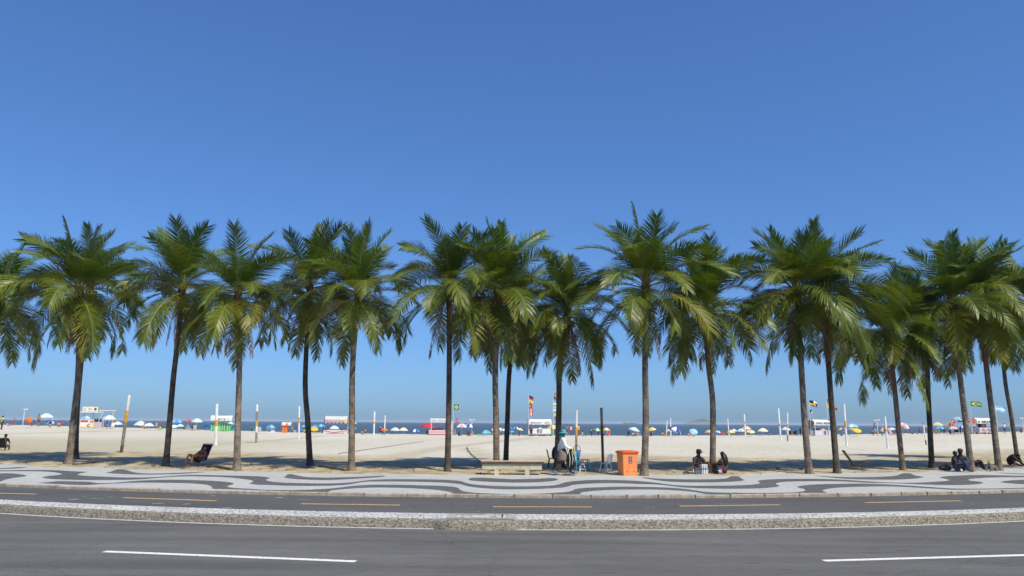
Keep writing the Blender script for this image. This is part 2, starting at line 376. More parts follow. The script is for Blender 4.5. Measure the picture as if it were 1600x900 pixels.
s5 = lambda p: sl_(800, 727, p); s6 = lambda p: sl_(1000, 727, p); s7 = lambda p: sl_(1190, 727, p); s8 = lambda p: sl_(1370, 722, p)
WAVES = [
 s1([(-260, 74), (0, 68), (90, 62), (200, 55), (330, 52), (200, 68), (90, 72), (0, 76), (-260, 84)]),
 s1([(-400, 126), (-200, 124), (0, 122), (100, 120), (200, 128), (280, 142), (300, 150), (250, 158), (150, 170), (60, 188), (25, 203), (0, 212), (-200, 208), (-400, 195)]),
 # long middle band, left half
 s1([(-300, 92), (0, 90), (350, 84), (620, 88), (760, 98), (880, 103), (970, 106), (890, 118), (832, 135), (880, 146), (1100, 158), (1300, 166)])
 + s2([(150, 168), (300, 163), (420, 155), (560, 143), (700, 138), (900, 141), (1100, 147), (1300, 150), (1430, 154), (1510, 163), (1550, 175), (1505, 186), (1490, 196), (1530, 207)])
 + s3([(220, 219), (350, 225), (550, 230), (750, 232), (900, 230), (1020, 222), (1150, 205), (1250, 193), (1400, 187)])
 + s4([(0, 152), (200, 150), (400, 152), (600, 155), (750, 162), (850, 172), (885, 190), (950, 203), (1050, 215), (1200, 224), (1350, 227)])
 + s5([(0, 229), (150, 229), (300, 226), (430, 220), (500, 210), (550, 195), (590, 182), (680, 170), (850, 159), (1000, 157), (1150, 160), (1300, 166)])
 + s6([(0, 173), (100, 180), (200, 192), (300, 207), (400, 217), (550, 222), (800, 222), (1000, 220), (1150, 215), (1250, 207), (1312, 194), (1295, 180), (1270, 170), (1330, 158), (1450, 150)])
 + s7([(300, 147), (500, 147), (650, 148), (800, 152), (950, 160), (1100, 172), (1250, 180)])
 + s8([(0, 217), (200, 224), (400, 225), (550, 218), (700, 210), (800, 199), (770, 185), (665, 165), (750, 152), (900, 145), (1100, 140), (1300, 142), (1600, 150), (1900, 150),
       (1900, 166), (1600, 164), (1400, 163), (1200, 168), (1050, 178), (980, 190), (1020, 203), (1110, 211), (1170, 225), (1110, 240), (950, 248), (700, 248), (500, 242), (300, 233), (100, 228)])
 + s7([(1200, 192), (1000, 181), (850, 173), (700, 172), (500, 172), (300, 175), (200, 182), (152, 195), (160, 210), (205, 222), (170, 234), (80, 243)])
 + s6([(1300, 249), (1150, 253), (900, 254), (700, 250), (500, 242), (400, 232), (300, 220), (150, 205)])
 + s5([(1391, 203), (1200, 195), (1050, 193), (900, 195), (750, 203), (645, 215), (612, 230), (560, 240), (450, 248), (300, 255), (150, 259)])
 + s4([(1350, 261), (1200, 256), (1050, 246), (950, 235), (870, 217), (840, 204), (760, 195), (650, 188), (500, 182), (300, 177), (100, 175)])
 + s3([(1300, 210), (1200, 212), (1100, 225), (1000, 243), (900, 252), (700, 257), (500, 258), (300, 255), (150, 248)])
 + s2([(1391, 245), (1310, 231), (1340, 222), (1370, 208), (1340, 195), (1250, 181), (1100, 165), (900, 157), (700, 152), (560, 155), (420, 163), (300, 173), (150, 185), (0, 191)])
 + s1([(1200, 194), (1000, 195), (800, 192), (650, 188), (520, 180), (450, 166), (520, 150), (640, 140), (680, 128), (640, 116), (550, 105), (400, 98), (200, 98), (0, 100), (-300, 104)]),
 # lower band
 s1([(380, 225), (500, 220), (600, 208), (700, 206), (850, 211), (980, 215), (1050, 226), (1130, 230), (1300, 220)])
 + s2([(0, 209), (120, 202), (250, 195), (400, 192), (600, 192), (800, 198), (1000, 208), (1100, 218), (1160, 232), (1125, 245), (1072, 261), (1100, 275), (1200, 284), (1350, 291)])
 + s3([(100, 302), (400, 305), (600, 298), (750, 291), (850, 284), (950, 270), (1050, 258), (1200, 249), (1300, 245)])
 + s4([(0, 212), (200, 212), (400, 217), (600, 222), (700, 228), (780, 238), (815, 250), (825, 268), (870, 285), (950, 295), (1100, 305), (1300, 312)])
 + s5([(0, 315), (300, 308), (450, 300), (560, 293), (640, 282), (672, 268), (685, 257), (800, 245), (950, 238), (1150, 232), (1300, 231)])
 + s6([(0, 234), (150, 236), (350, 243), (500, 258), (600, 272), (680, 286), (780, 293), (1000, 297), (1250, 301)])
 + s7([(100, 299), (300, 296), (400, 291), (470, 278), (480, 265), (450, 252), (372, 235), (420, 222), (550, 210), (700, 203), (900, 200), (1100, 198)])
 + s8([(0, 238), (200, 246), (400, 258), (600, 272), (800, 287), (1000, 290), (1300, 288), (1600, 278), (1900, 270), (1900, 282), (1600, 287), (1300, 295), (1000, 299), (800, 300), (700, 292), (500, 280), (300, 268), (100, 262)])
 + s7([(1200, 230), (1000, 233), (850, 240), (720, 252), (652, 272), (690, 290), (720, 299), (600, 299), (500, 299), (400, 300), (200, 306)])
 + s6([(1250, 308), (1000, 314), (850, 315), (720, 314), (650, 297), (550, 284), (450, 275), (300, 267), (150, 263)])
 + s5([(1391, 262), (1150, 263), (950, 272), (820, 283), (752, 295), (738, 310), (742, 329), (650, 328), (500, 325), (250, 322)])
 + s4([(1391, 322), (1200, 323), (900, 323), (775, 322), (762, 305), (720, 290), (620, 272), (500, 260), (300, 247), (100, 242)])
 + s3([(1300, 275), (1200, 278), (1050, 285), (900, 297), (820, 306), (788, 320), (765, 336), (710, 334), (600, 327), (450, 319), (200, 311)])
 + s2([(1391, 305), (1200, 297), (1050, 292), (905, 290), (918, 270), (885, 250), (800, 238), (650, 228), (500, 225), (350, 223), (200, 222)])
 + s1([(1391, 224), (1300, 229), (1150, 236), (1050, 241), (980, 248), (880, 248), (750, 244), (650, 239), (500, 231)]),
 # upper lobes
 s1([(1130, 115), (1200, 108), (1262, 78), (1330, 78), (1400, 92)]) + s2([(60, 112), (200, 125), (400, 122), (560, 115), (720, 110), (880, 103), (700, 121), (560, 128), (400, 133), (200, 136), (0, 131)]) + s1([(1260, 126)]),
 s3([(290, 165), (330, 150), (345, 130), (395, 129), (450, 146), (550, 163), (750, 169), (950, 165), (1150, 158), (1300, 151), (1430, 143), (1380, 158), (1300, 165), (1200, 172), (1000, 185), (800, 194), (650, 194), (500, 188), (380, 180)]),
 s4([(915, 155), (930, 140), (970, 133), (1050, 134), (1200, 142), (1350, 147)]) + s5([(0, 152), (100, 150), (300, 145), (400, 138), (470, 140), (505, 150), (480, 165), (400, 175), (250, 185), (100, 188)]) + s4([(1391, 187), (1200, 182), (1050, 174), (950, 165)]),
 s5([(1395, 128), (1480, 134)]) + s6([(120, 139), (250, 147), (400, 152), (600, 153), (800, 152), (900, 147), (958, 140), (970, 125), (1000, 117), (1080, 118), (1095, 140), (1138, 158), (1100, 170), (1000, 178), (800, 185), (600, 186), (450, 184), (300, 176), (180, 162), (80, 146)]),
 s7([(550, 112), (700, 119), (850, 127), (1000, 130), (1200, 128), (1350, 122), (1470, 112), (1500, 100)]) + s8([(280, 120), (375, 121), (400, 145), (520, 160), (480, 171), (380, 183), (200, 190), (0, 190)]) + s7([(1050, 151), (900, 145), (750, 132), (620, 118)]),
 s8([(1330, 215), (1400, 203), (1500, 195), (1600, 192), (1800, 196), (1950, 215), (1800, 238), (1600, 240), (1500, 235), (1400, 226)]),
 s8([(1250, 115), (1400, 118), (1600, 125), (1800, 130), (1800, 138), (1600, 132), (1400, 124)]),
]
def smooth_poly(P, it=3):
    for _ in range(it):
        Q = []
        for i in range(len(P)):
            a, b = P[i], P[(i + 1) % len(P)]
            Q += [(a[0] * .75 + b[0] * .25, a[1] * .75 + b[1] * .25), (a[0] * .25 + b[0] * .75, a[1] * .25 + b[1] * .75)]
        P = Q
    return P
for poly in WAVES:
    V = []
    for (x, y) in smooth_poly(poly):
        p = at_z(x, y, Z_PROM + 0.004)
        jx, jy = 0.035 * mnoise.noise((p.x * 9, p.y * 9, 1)), 0.05 * mnoise.noise((p.x * 9, p.y * 9, 5))
        V.append((p.x + jx, min(max(p.y + jy, bB(p.x) + 0.01), bA(p.x) + 1.0), Z_PROM + 0.004))
    bm = bmesh.new(); vv = [bm.verts.new(v) for v in V]; fc = bm.faces.new(vv)
    bmesh.ops.triangulate(bm, faces=[fc]); bmesh.ops.recalc_face_normals(bm, faces=bm.faces)
    me = bpy.data.meshes.new('wave_band'); bm.to_mesh(me); bm.free(); me.materials.append(M_BLACK_STONE)
    o = put('wave_band', me, prom); o['label'] = 'band of black mosaic stones'

# ------------------------------------------------------------------ sand
def sand_mat():
    m = bpy.data.materials.new('sand'); m.use_nodes = True; N = m.node_tree.nodes; L = m.node_tree.links; b = N['Principled BSDF']
    tc = N.new('ShaderNodeTexCoord')
    def noise(scale, st=(1, 1, 1), det=5):
        mp = N.new('ShaderNodeMapping'); mp.inputs['Scale'].default_value = st; L.new(tc.outputs['Object'], mp.inputs[0])
        n = N.new('ShaderNodeTexNoise'); n.inputs['Scale'].default_value = scale; n.inputs['Detail'].default_value = det; L.new(mp.outputs[0], n.inputs['Vector']); return n.outputs['Fac']
    def mix(f, A, B):
        x = N.new('ShaderNodeMix'); x.data_type = 'RGBA'
        for k, v in (('A', A), ('B', B)):
            if isinstance(v, tuple): x.inputs[k].default_value = (*v, 1)
            else: L.new(v, x.inputs[k])
        L.new(f, x.inputs['Factor']); return x.outputs['Result']
    def mr(f, a, b_, c=0.0, d=1.0):
        r = N.new('ShaderNodeMapRange'); r.inputs['From Min'].default_value = a; r.inputs['From Max'].default_value = b_; r.inputs['To Min'].default_value = c; r.inputs['To Max'].default_value = d
        L.new(f, r.inputs[0]); return r.outputs[0]
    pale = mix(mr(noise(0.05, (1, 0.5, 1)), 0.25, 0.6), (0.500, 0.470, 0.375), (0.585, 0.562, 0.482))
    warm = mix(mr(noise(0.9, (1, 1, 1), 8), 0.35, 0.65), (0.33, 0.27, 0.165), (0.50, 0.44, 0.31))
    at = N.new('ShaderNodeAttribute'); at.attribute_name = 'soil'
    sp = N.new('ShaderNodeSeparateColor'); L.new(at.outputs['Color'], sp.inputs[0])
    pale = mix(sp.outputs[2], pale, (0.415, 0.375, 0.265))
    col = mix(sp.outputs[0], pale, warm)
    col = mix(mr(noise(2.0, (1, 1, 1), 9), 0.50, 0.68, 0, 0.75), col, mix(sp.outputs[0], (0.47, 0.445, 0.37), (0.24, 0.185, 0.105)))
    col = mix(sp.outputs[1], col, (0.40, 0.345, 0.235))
    L.new(col, b.inputs['Base Color']); b.inputs['Roughness'].default_value = 0.95; b.inputs['Specular IOR Level'].default_value = 0.15
    bp = N.new('ShaderNodeBump'); bp.inputs['Strength'].default_value = 1.0; bp.inputs['Distance'].default_value = 0.10
    ad = N.new('ShaderNodeMath'); ad.operation = 'ADD'; vo = N.new('ShaderNodeTexVoronoi'); vo.inputs['Scale'].default_value = 1.7; vo.inputs['Randomness'].default_value = 1.0; vo.feature = 'SMOOTH_F1'; L.new(tc.outputs['Object'], vo.inputs['Vector'])
    L.new(noise(3.2, (1, 1, 1), 7), ad.inputs[0]); L.new(vo.outputs['Distance'], ad.inputs[1])
    L.new(ad.outputs[0], bp.inputs['Height']); L.new(bp.outputs[0], b.inputs['Normal'])
    return m
TRACKS = [([(-60, 681), (10, 678), (110, 675.5), (160, 673.5), (300, 671.5)], 1.5, 0.75), ([(0, 669.8), (60, 668.5), (110, 668)], 1.0, 0.35), ([(255, 703), (310, 698), (340, 694), (400, 690), (445, 686.5), (500, 681), (545, 679.5)], 1.1, 0.6),
          ([(600, 718), (640, 708), (690, 699), (740, 694), (790, 688.5), (830, 684)], 1.3, 0.6), ([(722, 700), (740, 706), (765, 722)], 0.5, 0.6), ([(735, 698), (752, 704), (772, 718)], 0.4, 0.5),
          ([(1420, 681.5), (1500, 682), (1560, 684), (1660, 686)], 0.35, 0.8), ([(1440, 706), (1360, 705), (1290, 695)], 0.5, 0.25)]
TW = [([hit(x, y) for x, y in pts], w, a) for pts, w, a in TRACKS]
def seg_d(x, y, a, b):
    dx, dy = b.x - a.x, b.y - a.y; t = max(0, min(1, ((x - a.x) * dx + (y - a.y) * dy) / (dx * dx + dy * dy + 1e-9)))
    return math.hypot(x - a.x - dx * t, y - a.y - dy * t)
from mathutils import noise as mnoise
sx = [-170, -140, -115] + [x * 0.75 for x in range(-130, 131)] + [115, 140, 170]
tt = [-0.003] + [0.0004 * 1.16 ** k for k in range(0, 42)]
tt = [t for t in tt if t < 0.16] + [0.16 + 0.84 * (k / 90) for k in range(0, 91)]
V = []; soil = []
for X in sx:
    a = bA(X)
    for t in tt:
        Y = a + (YC - a) * t; z = terr(X, Y)
        n1 = mnoise.noise((X * 0.35, Y * 0.35, 0)); n2 = mnoise.noise((X * 1.7, Y * 1.7, 3)); n3 = mnoise.noise((X * 0.08, Y * 0.06, 9))
        dn = Y - a
        z += (0.035 * n1 + 0.022 * n2) * min(1, 0.3 + dn * 0.4) + 0.05 * n3 * sstep(8, 30, dn)
        if dn < 1.2: z += 0.012 * n2 - 0.012 * (1 - dn / 1.2) + 0.012 * n1
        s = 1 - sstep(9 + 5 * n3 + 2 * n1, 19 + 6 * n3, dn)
        w = 0
        if dn > 3:
            for pts, wd, am in TW:
                for i in range(len(pts) - 1):
                    if abs(pts[i].x - X) > 25 and abs(pts[i + 1].x - X) > 25: continue
                    d = seg_d(X, Y, pts[i], pts[i + 1]) + 0.35 * wd * n2
                    w = max(w, am * (1 - sstep(0.45 * wd, 1.15 * wd, d)))
            z -= 0.05 * w
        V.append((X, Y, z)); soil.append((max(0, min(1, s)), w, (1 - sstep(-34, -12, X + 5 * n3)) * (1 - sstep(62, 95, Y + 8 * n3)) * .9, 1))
    for Y in (128, 131, 135, 140, 147, 155):
        V.append((X, Y, terr(X, Y))); soil.append((0, 0, 0, 1))
n = len(tt) + 6; Fc = []
for i in range(len(sx) - 1):
    for j in range(n - 1):
        a = i * n + j; Fc.append((a, a + n, a + n + 1, a + 1))
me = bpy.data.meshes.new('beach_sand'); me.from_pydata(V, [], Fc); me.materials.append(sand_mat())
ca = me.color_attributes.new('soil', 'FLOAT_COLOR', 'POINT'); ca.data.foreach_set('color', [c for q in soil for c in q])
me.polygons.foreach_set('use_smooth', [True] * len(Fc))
struct(put('beach_sand', me), 'wide pale sand beach')

# ------------------------------------------------------------------ sea, island
def sea_mat():
    m = bpy.data.materials.new('sea_water'); m.use_nodes = True; N = m.node_tree.nodes; L = m.node_tree.links; b = N['Principled BSDF']
    tc = N.new('ShaderNodeTexCoord')
    mp = N.new('ShaderNodeMapping'); mp.inputs['Scale'].default_value = (0.012, 0.004, 1); L.new(tc.outputs['Object'], mp.inputs[0])
    n = N.new('ShaderNodeTexNoise'); n.inputs['Scale'].default_value = 1.0; n.inputs['Detail'].default_value = 5; L.new(mp.outputs[0], n.inputs['Vector'])
    x = N.new('ShaderNodeMix'); x.data_type = 'RGBA'; x.inputs['A'].default_value = (0.040, 0.078, 0.110, 1); x.inputs['B'].default_value = (0.055, 0.100, 0.135, 1); L.new(n.outputs['Fac'], x.inputs['Factor'])
    L.new(x.outputs['Result'], b.inputs['Base Color']); b.inputs['Roughness'].default_value = 0.45; b.inputs['Specular IOR Level'].default_value = 0.22
    mp2 = N.new('ShaderNodeMapping'); mp2.inputs['Scale'].default_value = (0.25, 0.6, 1); L.new(tc.outputs['Object'], mp2.inputs[0])
    w = N.new('ShaderNodeTexNoise'); w.inputs['Scale'].default_value = 1.0; w.inputs['Detail'].default_value = 6; L.new(mp2.outputs[0], w.inputs['Vector'])
    bp = N.new('ShaderNodeBump'); bp.inputs['Strength'].default_value = 1.0; bp.inputs['Distance'].default_value = 0.9
    L.new(w.outputs['Fac'], bp.inputs['Height']); L.new(bp.outputs[0], b.inputs['Normal'])
    return m
ys = [140, 160, 200, 300, 500, 900, 1600, 3000, 6000, 12000]
grid_sea = [lambda X, y=y: (y, Z_SEA) for y in ys]
struct(grid('sea', [-12000, -5000, -2000, -800, -300, 0, 300, 800, 2000, 5000, 12000], grid_sea, sea_mat()), 'blue-grey sea up to the horizon')
# distant island
Yi = 7500.0
il = [(1069, 664.5), (1074, 662.6), (1080, 660.2), (1086, 658.8), (1092, 657.8), (1097, 656.3), (1102, 657.2), (1107, 658.6), (1112, 661.2), (1118, 664.5)]
mbI = MB(); pts = [at_y(x, y - 2.3, Yi) for x, y in il]; nI = len(pts)
prof = []
for j, q in enumerate((0.0, 0.35, 0.8, 1.0, 0.8, 0.35, 0.0)):
    for p in pts: prof.append((p.x, Yi + (j - 3) * 55, Z_SEA - 3 + max(0.0, p.z - Z_SEA + 3) * q))
mbI.add(prof, [(j * nI + i, j * nI + i + 1, (j + 1) * nI + i + 1, (j + 1) * nI + i) for j in range(6) for i in range(nI - 1)])
isl = mbI.build('island', mat('island_scrub', (0.07, 0.10, 0.06), 0.9, (0.16, 0.15, 0.12), 0.02, 5), smooth=False)
struct(isl, 'faint rocky island on the horizon')
# ------------------------------------------------------------------ coconut palms
def leaf_mat(name, c, c2, sheen, tr):
    m = bpy.data.materials.new(name); m.use_nodes = True; N = m.node_tree.nodes; L = m.node_tree.links; b = N['Principled BSDF']
    oi = N.new('ShaderNodeObjectInfo'); tc = N.new('ShaderNodeTexCoord')
    n = N.new('ShaderNodeTexNoise'); n.inputs['Scale'].default_value = 1.6; n.inputs['Detail'].default_value = 3; L.new(tc.outputs['Object'], n.inputs['Vector'])
    ad = N.new('ShaderNodeMath'); ad.operation = 'MULTIPLY_ADD'; L.new(n.outputs['Fac'], ad.inputs[0]); ad.inputs[1].default_value = 0.6
    L.new(oi.outputs['Random'], ad.inputs[2])
    mr = N.new('ShaderNodeMapRange'); mr.inputs['From Min'].default_value = 0.2; mr.inputs['From Max'].default_value = 1.4; L.new(ad.outputs[0], mr.inputs[0])
    x = N.new('ShaderNodeMix'); x.data_type = 'RGBA'; x.inputs['A'].default_value = (*c, 1); x.inputs['B'].default_value = (*c2, 1); L.new(mr.outputs[0], x.inputs['Factor'])
    L.new(x.outputs['Result'], b.inputs['Base Color']); b.inputs['Roughness'].default_value = sheen; b.inputs['Specular IOR Level'].default_value = 0.42
    t = N.new('ShaderNodeBsdfTranslucent'); hs = N.new('ShaderNodeHueSaturation'); hs.inputs['Value'].default_value = 1.3; hs.inputs['Saturation'].default_value = 1.1
    L.new(x.outputs['Result'], hs.inputs['Color']); L.new(hs.outputs[0], t.inputs['Color'])
    mx = N.new('ShaderNodeMixShader'); mx.inputs[0].default_value = tr; L.new(b.outputs[0], mx.inputs[1]); L.new(t.outputs[0], mx.inputs[2]); L.new(mx.outputs[0], N['Material Output'].inputs[0])
    return m
LEAF_Y = leaf_mat('young_leaf', (0.064, 0.116, 0.013), (0.112, 0.170, 0.020), 0.44, 0.28)
LEAF_M = leaf_mat('mature_leaf', (0.088, 0.126, 0.012), (0.155, 0.190, 0.020), 0.40, 0.26)
LEAF_O = leaf_mat('old_leaf', (0.125, 0.148, 0.014), (0.225, 0.215, 0.024), 0.44, 0.28)
LEAF_D = leaf_mat('dead_leaf', (0.16, 0.10, 0.055), (0.26, 0.18, 0.11), 0.7, 0.12)
RACH = mat('rachis', (0.22, 0.23, 0.06), 0.5, (0.15, 0.17, 0.04), 3)
RACH_D = mat('dead_rachis', (0.30, 0.20, 0.13), 0.8, (0.2, 0.13, 0.08), 3)
SHADEB = mat('shaded_palm_bark', srgb(104, 93, 82), 0.9, srgb(56, 47, 40), 5, 8, 0.9, 18, stretch=(1, 1, 0.6), rnd=0.10, contrast=(0.36, 0.66))  # palm bark darkened: the crowns' shade on these trunks is put into the colour
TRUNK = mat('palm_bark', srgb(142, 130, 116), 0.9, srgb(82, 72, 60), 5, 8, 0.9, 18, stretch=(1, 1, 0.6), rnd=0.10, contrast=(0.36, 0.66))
FIBRE = mat('palm_fibre', srgb(112, 84, 58), 0.95, srgb(62, 46, 34), 9, 6, 0.9, 24, stretch=(2, 2, 0.3))
NUT = mat('green_coconut', (0.20, 0.21, 0.04), 0.5, (0.14, 0.12, 0.03), 6)

def make_frond(e0, e1, L, leaf, droop, mats, seed, pairs=74, bendpow=1.25, ragged=0.0):
    r = random.Random(seed); mb = MB(); N = 16
    pts = [Vector((0, 0, 0))]; T = []; yaw = 0; yv = r.uniform(-0.10, 0.10)
    for i in range(N):
        t = (i + 0.5) / N; e = lerp(e0, e1, t ** bendpow); yaw = yv * t * 3
        d = Vector((math.cos(e) * math.cos(yaw), math.cos(e) * math.sin(yaw), math.sin(e))); T.append(d)
        pts.append(pts[-1] + d * (L / N))
    T.append(T[-1])
    mb.mat(1); mb.tube(pts, [lerp(0.045, 0.006, (i / N) ** 0.6) for i in range(N + 1)], 4, True, 0.7)
    mb.mat(0)
    tw = r.uniform(-0.8, 0.8)                                      # the blade of the frond rolls a little about its midrib
    for k in range(pairs):
        t = 0.15 + 0.845 * (k / (pairs - 1)); q = t * N; i = min(N - 1, int(q)); f = q - i
        p = pts[i].lerp(pts[i + 1], f); tv = T[i].lerp(T[i + 1], f).normalized()
        sd = Vector((-tv.y, tv.x, 0))
        sd = sd.normalized() if sd.length > 1e-3 else Vector((0, 1, 0))
        nn = tv.cross(sd) * -1
        if nn.z < 0 and abs(tv.z) < 0.95: nn = -nn
        a = tw * t
        sd2 = sd * math.cos(a) + nn * math.sin(a); nn2 = nn * math.cos(a) - sd * math.sin(a)
        for s in (-1, 1):
            if r.random() < ragged: continue
            ang = lerp(R_(72), R_(30), t ** 1.3) + r.uniform(-0.09, 0.09)
            lf = leaf * (0.55 + 0.45 * math.sin(min(1, t / 0.45) * PI / 2)) * (1 - 0.50 * max(0, (t - 0.45) / 0.55) ** 1.5) * r.uniform(0.85, 1.08)
            d = (tv * math.cos(ang) + sd2 * (s * math.sin(ang)) + nn2 * r.uniform(0.10, 0.32)).normalized()
            w0 = 0.0165 * r.uniform(0.8, 1.25); dd = d; pos = p; nseg = 4; V = []
            for j in range(nseg + 1):
                u = j / nseg
                wv = (tv - dd * tv.dot(dd)); wv = wv.normalized() if wv.length > 1e-4 else nn2
                ww = w0 * (0.55, 1.0, 0.92, 0.6, 0.06)[j]
                V += [pos - wv * ww, pos + wv * ww]
                g = droop * (0.25 + u * 1.15) * r.uniform(0.8, 1.2)
                dd = (dd + Vector((0, 0, -1)) * g + Vector((r.uniform(-1, 1), r.uniform(-1, 1), 0)) * 0.03).normalized()
                pos = pos + dd * (lf / nseg)
            mb.add(V, [(2 * j, 2 * j + 2, 2 * j + 3, 2 * j + 1) for j in range(nseg)])
    return mb.mesh('frond', mats)
FR = {
 'spear': [make_frond(R_(88 - 3 * i), R_(80 - 8 * i), 2.9, 0.66, 0.01 + 0.01 * i, [LEAF_Y, RACH], 10 + i) for i in range(3)],
 'up':   [make_frond(R_(80 - 3 * i), R_(46 - 9 * i), 3.05, 0.92, 0.03 + 0.025 * i, [LEAF_Y, RACH], 20 + i) for i in range(6)],
 'mid':  [make_frond(R_(62 - 3 * i), R_(5 - 12 * i), 3.3, 1.02, 0.05 + 0.035 * i, [LEAF_M if i % 2 else LEAF_Y, RACH], 30 + i) for i in range(6)],
 'arch': [make_frond(R_(38 - 5 * i), R_(-45 - 6 * i), 3.45, 1.05, 0.10 + 0.045 * i, [LEAF_M, RACH], 40 + i) for i in range(7)],
 'low':  [make_frond(R_(8 - 6 * i), R_(-70 - 3 * i), 3.4, 1.02, 0.12 + 0.04 * i, [LEAF_O if i % 2 else LEAF_M, RACH], 50 + i) for i in range(7)],
 'hang': [make_frond(R_(-25 - 8 * i), R_(-84), 3.2, 0.85, 0.16, [LEAF_O if i % 2 else LEAF_M, RACH], 60 + i, ragged=0.06) for i in range(5)],
 'dead': [make_frond(R_(-50 - 9 * i), R_(-89), 2.5, 0.46, 0.5, [LEAF_D, RACH_D], 70 + i, pairs=42, ragged=0.25) for i in range(4)],
}
def nut_mesh():
    mb = MB(); mb.ball((0, 0, 0), 0.11, 7, (1, 1, 1.2)); return mb.mesh('coconut', NUT, True)
NUTME = nut_mesh()
def spathe_mesh(seed):
    r = random.Random(seed); mb = MB()
    for k in range(5):
        a = r.uniform(-0.5, 0.5); l = r.uniform(0.9, 1.5)
        pts = [(0.1 * math.cos(a), 0.1 * math.sin(a), 0)] + [(0.12 + 0.35 * (1 - math.exp(-3 * u)) * math.cos(a), 0.25 * math.sin(a) * u, -l * u) for u in (0.3, 0.65, 1.0)]
        mb.tube(pts, [0.03, 0.03, 0.022, 0.004], 4, True, 0.5)
    return mb.mesh('dry_spathe', mat('dry_spathe', srgb(186, 148, 120), 0.85, srgb(128, 92, 68), 4, 4, stretch=(2, 2, 0.4)))
SPATHE = [spathe_mesh(i) for i in range(3)]

def palm(label, trunk_px, heart_px, w0, w1, seed, size=1.0, extra_dead=2, n=(2, 7, 8, 9, 8, 4), lushness=1.0, base_hint=None, bark=None):
    r = random.Random(seed); w0 *= 0.60; w1 *= 0.64
    base = hit(*trunk_px[0]) if base_hint is None else hit(*base_hint)
    root = thing('coconut_palm', label, 'palm tree', base, 0, 'coconut palms between promenade and beach')
    Yb = base.y; s = ppm(base)
    line = [Vector((0, 0, -0.15))]
    for k, (x, y) in enumerate(trunk_px[1:] + [heart_px]):
        p = at_y(x, y, Yb + (k + 1) * r.uniform(-0.06, 0.1)); line.append(p - base)
    # dense smooth trunk line
    P = []
    for i in range(len(line) - 1):
        p0, p1, p2, p3 = line[max(0, i - 1)], line[i], line[i + 1], line[min(len(line) - 1, i + 2)]
        m = max(4, int((p2 - p1).length / 0.045))
        for j in range(m):
            t = j / m
            P.append(0.5 * ((2 * p1) + (p2 - p0) * t + (2 * p0 - 5 * p1 + 4 * p2 - p3) * t * t + (3 * p1 - p0 - 3 * p2 + p3) * t ** 3))
    P.append(line[-1]); n_ = len(P); rad = []
    for i, p in enumerate(P):
        t = i / (n_ - 1); rr = lerp(w0, w1, t ** 0.7) / 2
        rr *= 1 + 0.42 * math.exp(-max(0, p.z) / 0.22)
        rr *= 1 + (0.045 if (i % 3 == 0) else (0.0 if i % 3 == 1 else -0.02)) + 0.03 * mnoise.noise((p.z * 1.4, seed, 0)) + 0.02 * r.uniform(-1, 1)
        rad.append(rr)
    mb = MB(); mb.tube(P, rad, 14)
    mb.build('trunk', bark or TRUNK, root, True)
    heart = line[-1]; up = (P[-1] - P[-12]).normalized()
    # fibre sheath under the crown
    sh = MB(); prof = [(w1 * 0.52, -1.0), (w1 * 0.62, -0.8), (w1 * 0.8, -0.35), (w1 * 0.85, 0.0), (w1 * 0.55, 0.35), (0.05, 0.6)]
    sh.lathe(prof, 12, heart, M=None); sh.v = [(x + r.uniform(-.02, .02), y + r.uniform(-.02, .02), z) for x, y, z in sh.v]
    sh.build('fibre_sheath', FIBRE, root)
    n = [max(1, c_ + r.choice((-1, 0, 0, 1))) for c_ in n]; size *= r.uniform(0.96, 1.06); lean_ = (r.uniform(-.07, .07), r.uniform(-.07, .07))
    classes = [('spear', n[0], 0.35), ('up', n[1], 0.25), ('mid', n[2], 0.12), ('arch', n[3], 0.0), ('low', n[4], -0.18), ('hang', n[5], -0.38), ('dead', extra_dead, -0.55)]
    for cl, cnt, dz in classes:
        a0 = r.uniform(0, 6.28)
        for j in range(cnt):
            a = a0 + 2 * PI * j / max(1, cnt) + r.uniform(-0.28, 0.28)
            if cl == 'dead': a = -PI / 2 + r.uniform(-1.3, 1.3)
            me_ = r.choice(FR[cl]); off = 0.10 + (0.06 if dz < 0 else 0)
            loc = heart + Vector((math.cos(a) * off, math.sin(a) * off, dz + r.uniform(-0.1, 0.1)))
            put('frond' if cl != 'dead' else 'dead_frond', me_, root, loc, (lean_[0] + r.uniform(-0.12, 0.12), lean_[1] + r.uniform(-0.12, 0.12), a), size * r.uniform(0.84, 1.10))
    for c in range(r.choice((1, 2, 2))):
        a = r.uniform(0, 6.28)
        for j in range(r.randint(3, 6)):
            put('coconut', NUTME, root, heart + Vector((math.cos(a + r.uniform(-.4, .4)) * 0.34, math.sin(a + r.uniform(-.4, .4)) * 0.34, -0.25 - r.uniform(0, 0.35))), (r.uniform(-1, 1), r.uniform(-1, 1), 0), r.uniform(0.7, 1))
    for c in range(r.choice((0, 1, 2))):
        put('dry_spathe', r.choice(SPATHE), root, heart + Vector((0, 0, -0.45)), (0, 0, r.uniform(3.4, 6.0)), r.uniform(0.8, 1.15))
    return root
palm('coconut palm whose crown is cut by the left edge of the picture', [(-22, 722), (-12, 600)], (2, 468), 0.52, 0.36, 1, 0.95)
palm('front coconut palm of the leaning pair nearest the left edge', [(107, 725), (116, 650), (123, 570)], (123, 456), 0.56, 0.38, 2, 1.06, 4)
palm('darker coconut palm hidden close behind the leftmost leaning palm', [(119, 717), (121, 640), (128, 560)], (141, 446), 0.42, 0.32, 3, 0.92, 1, (2, 5, 5, 5, 4, 2), bark=SHADEB)
palm('coconut palm with dark patched trunk to the left of the reclining sunbather', [(259, 728), (265, 660), (271, 590), (278, 530)], (285, 452), 0.48, 0.34, 4, 0.94, 5, bark=SHADEB)
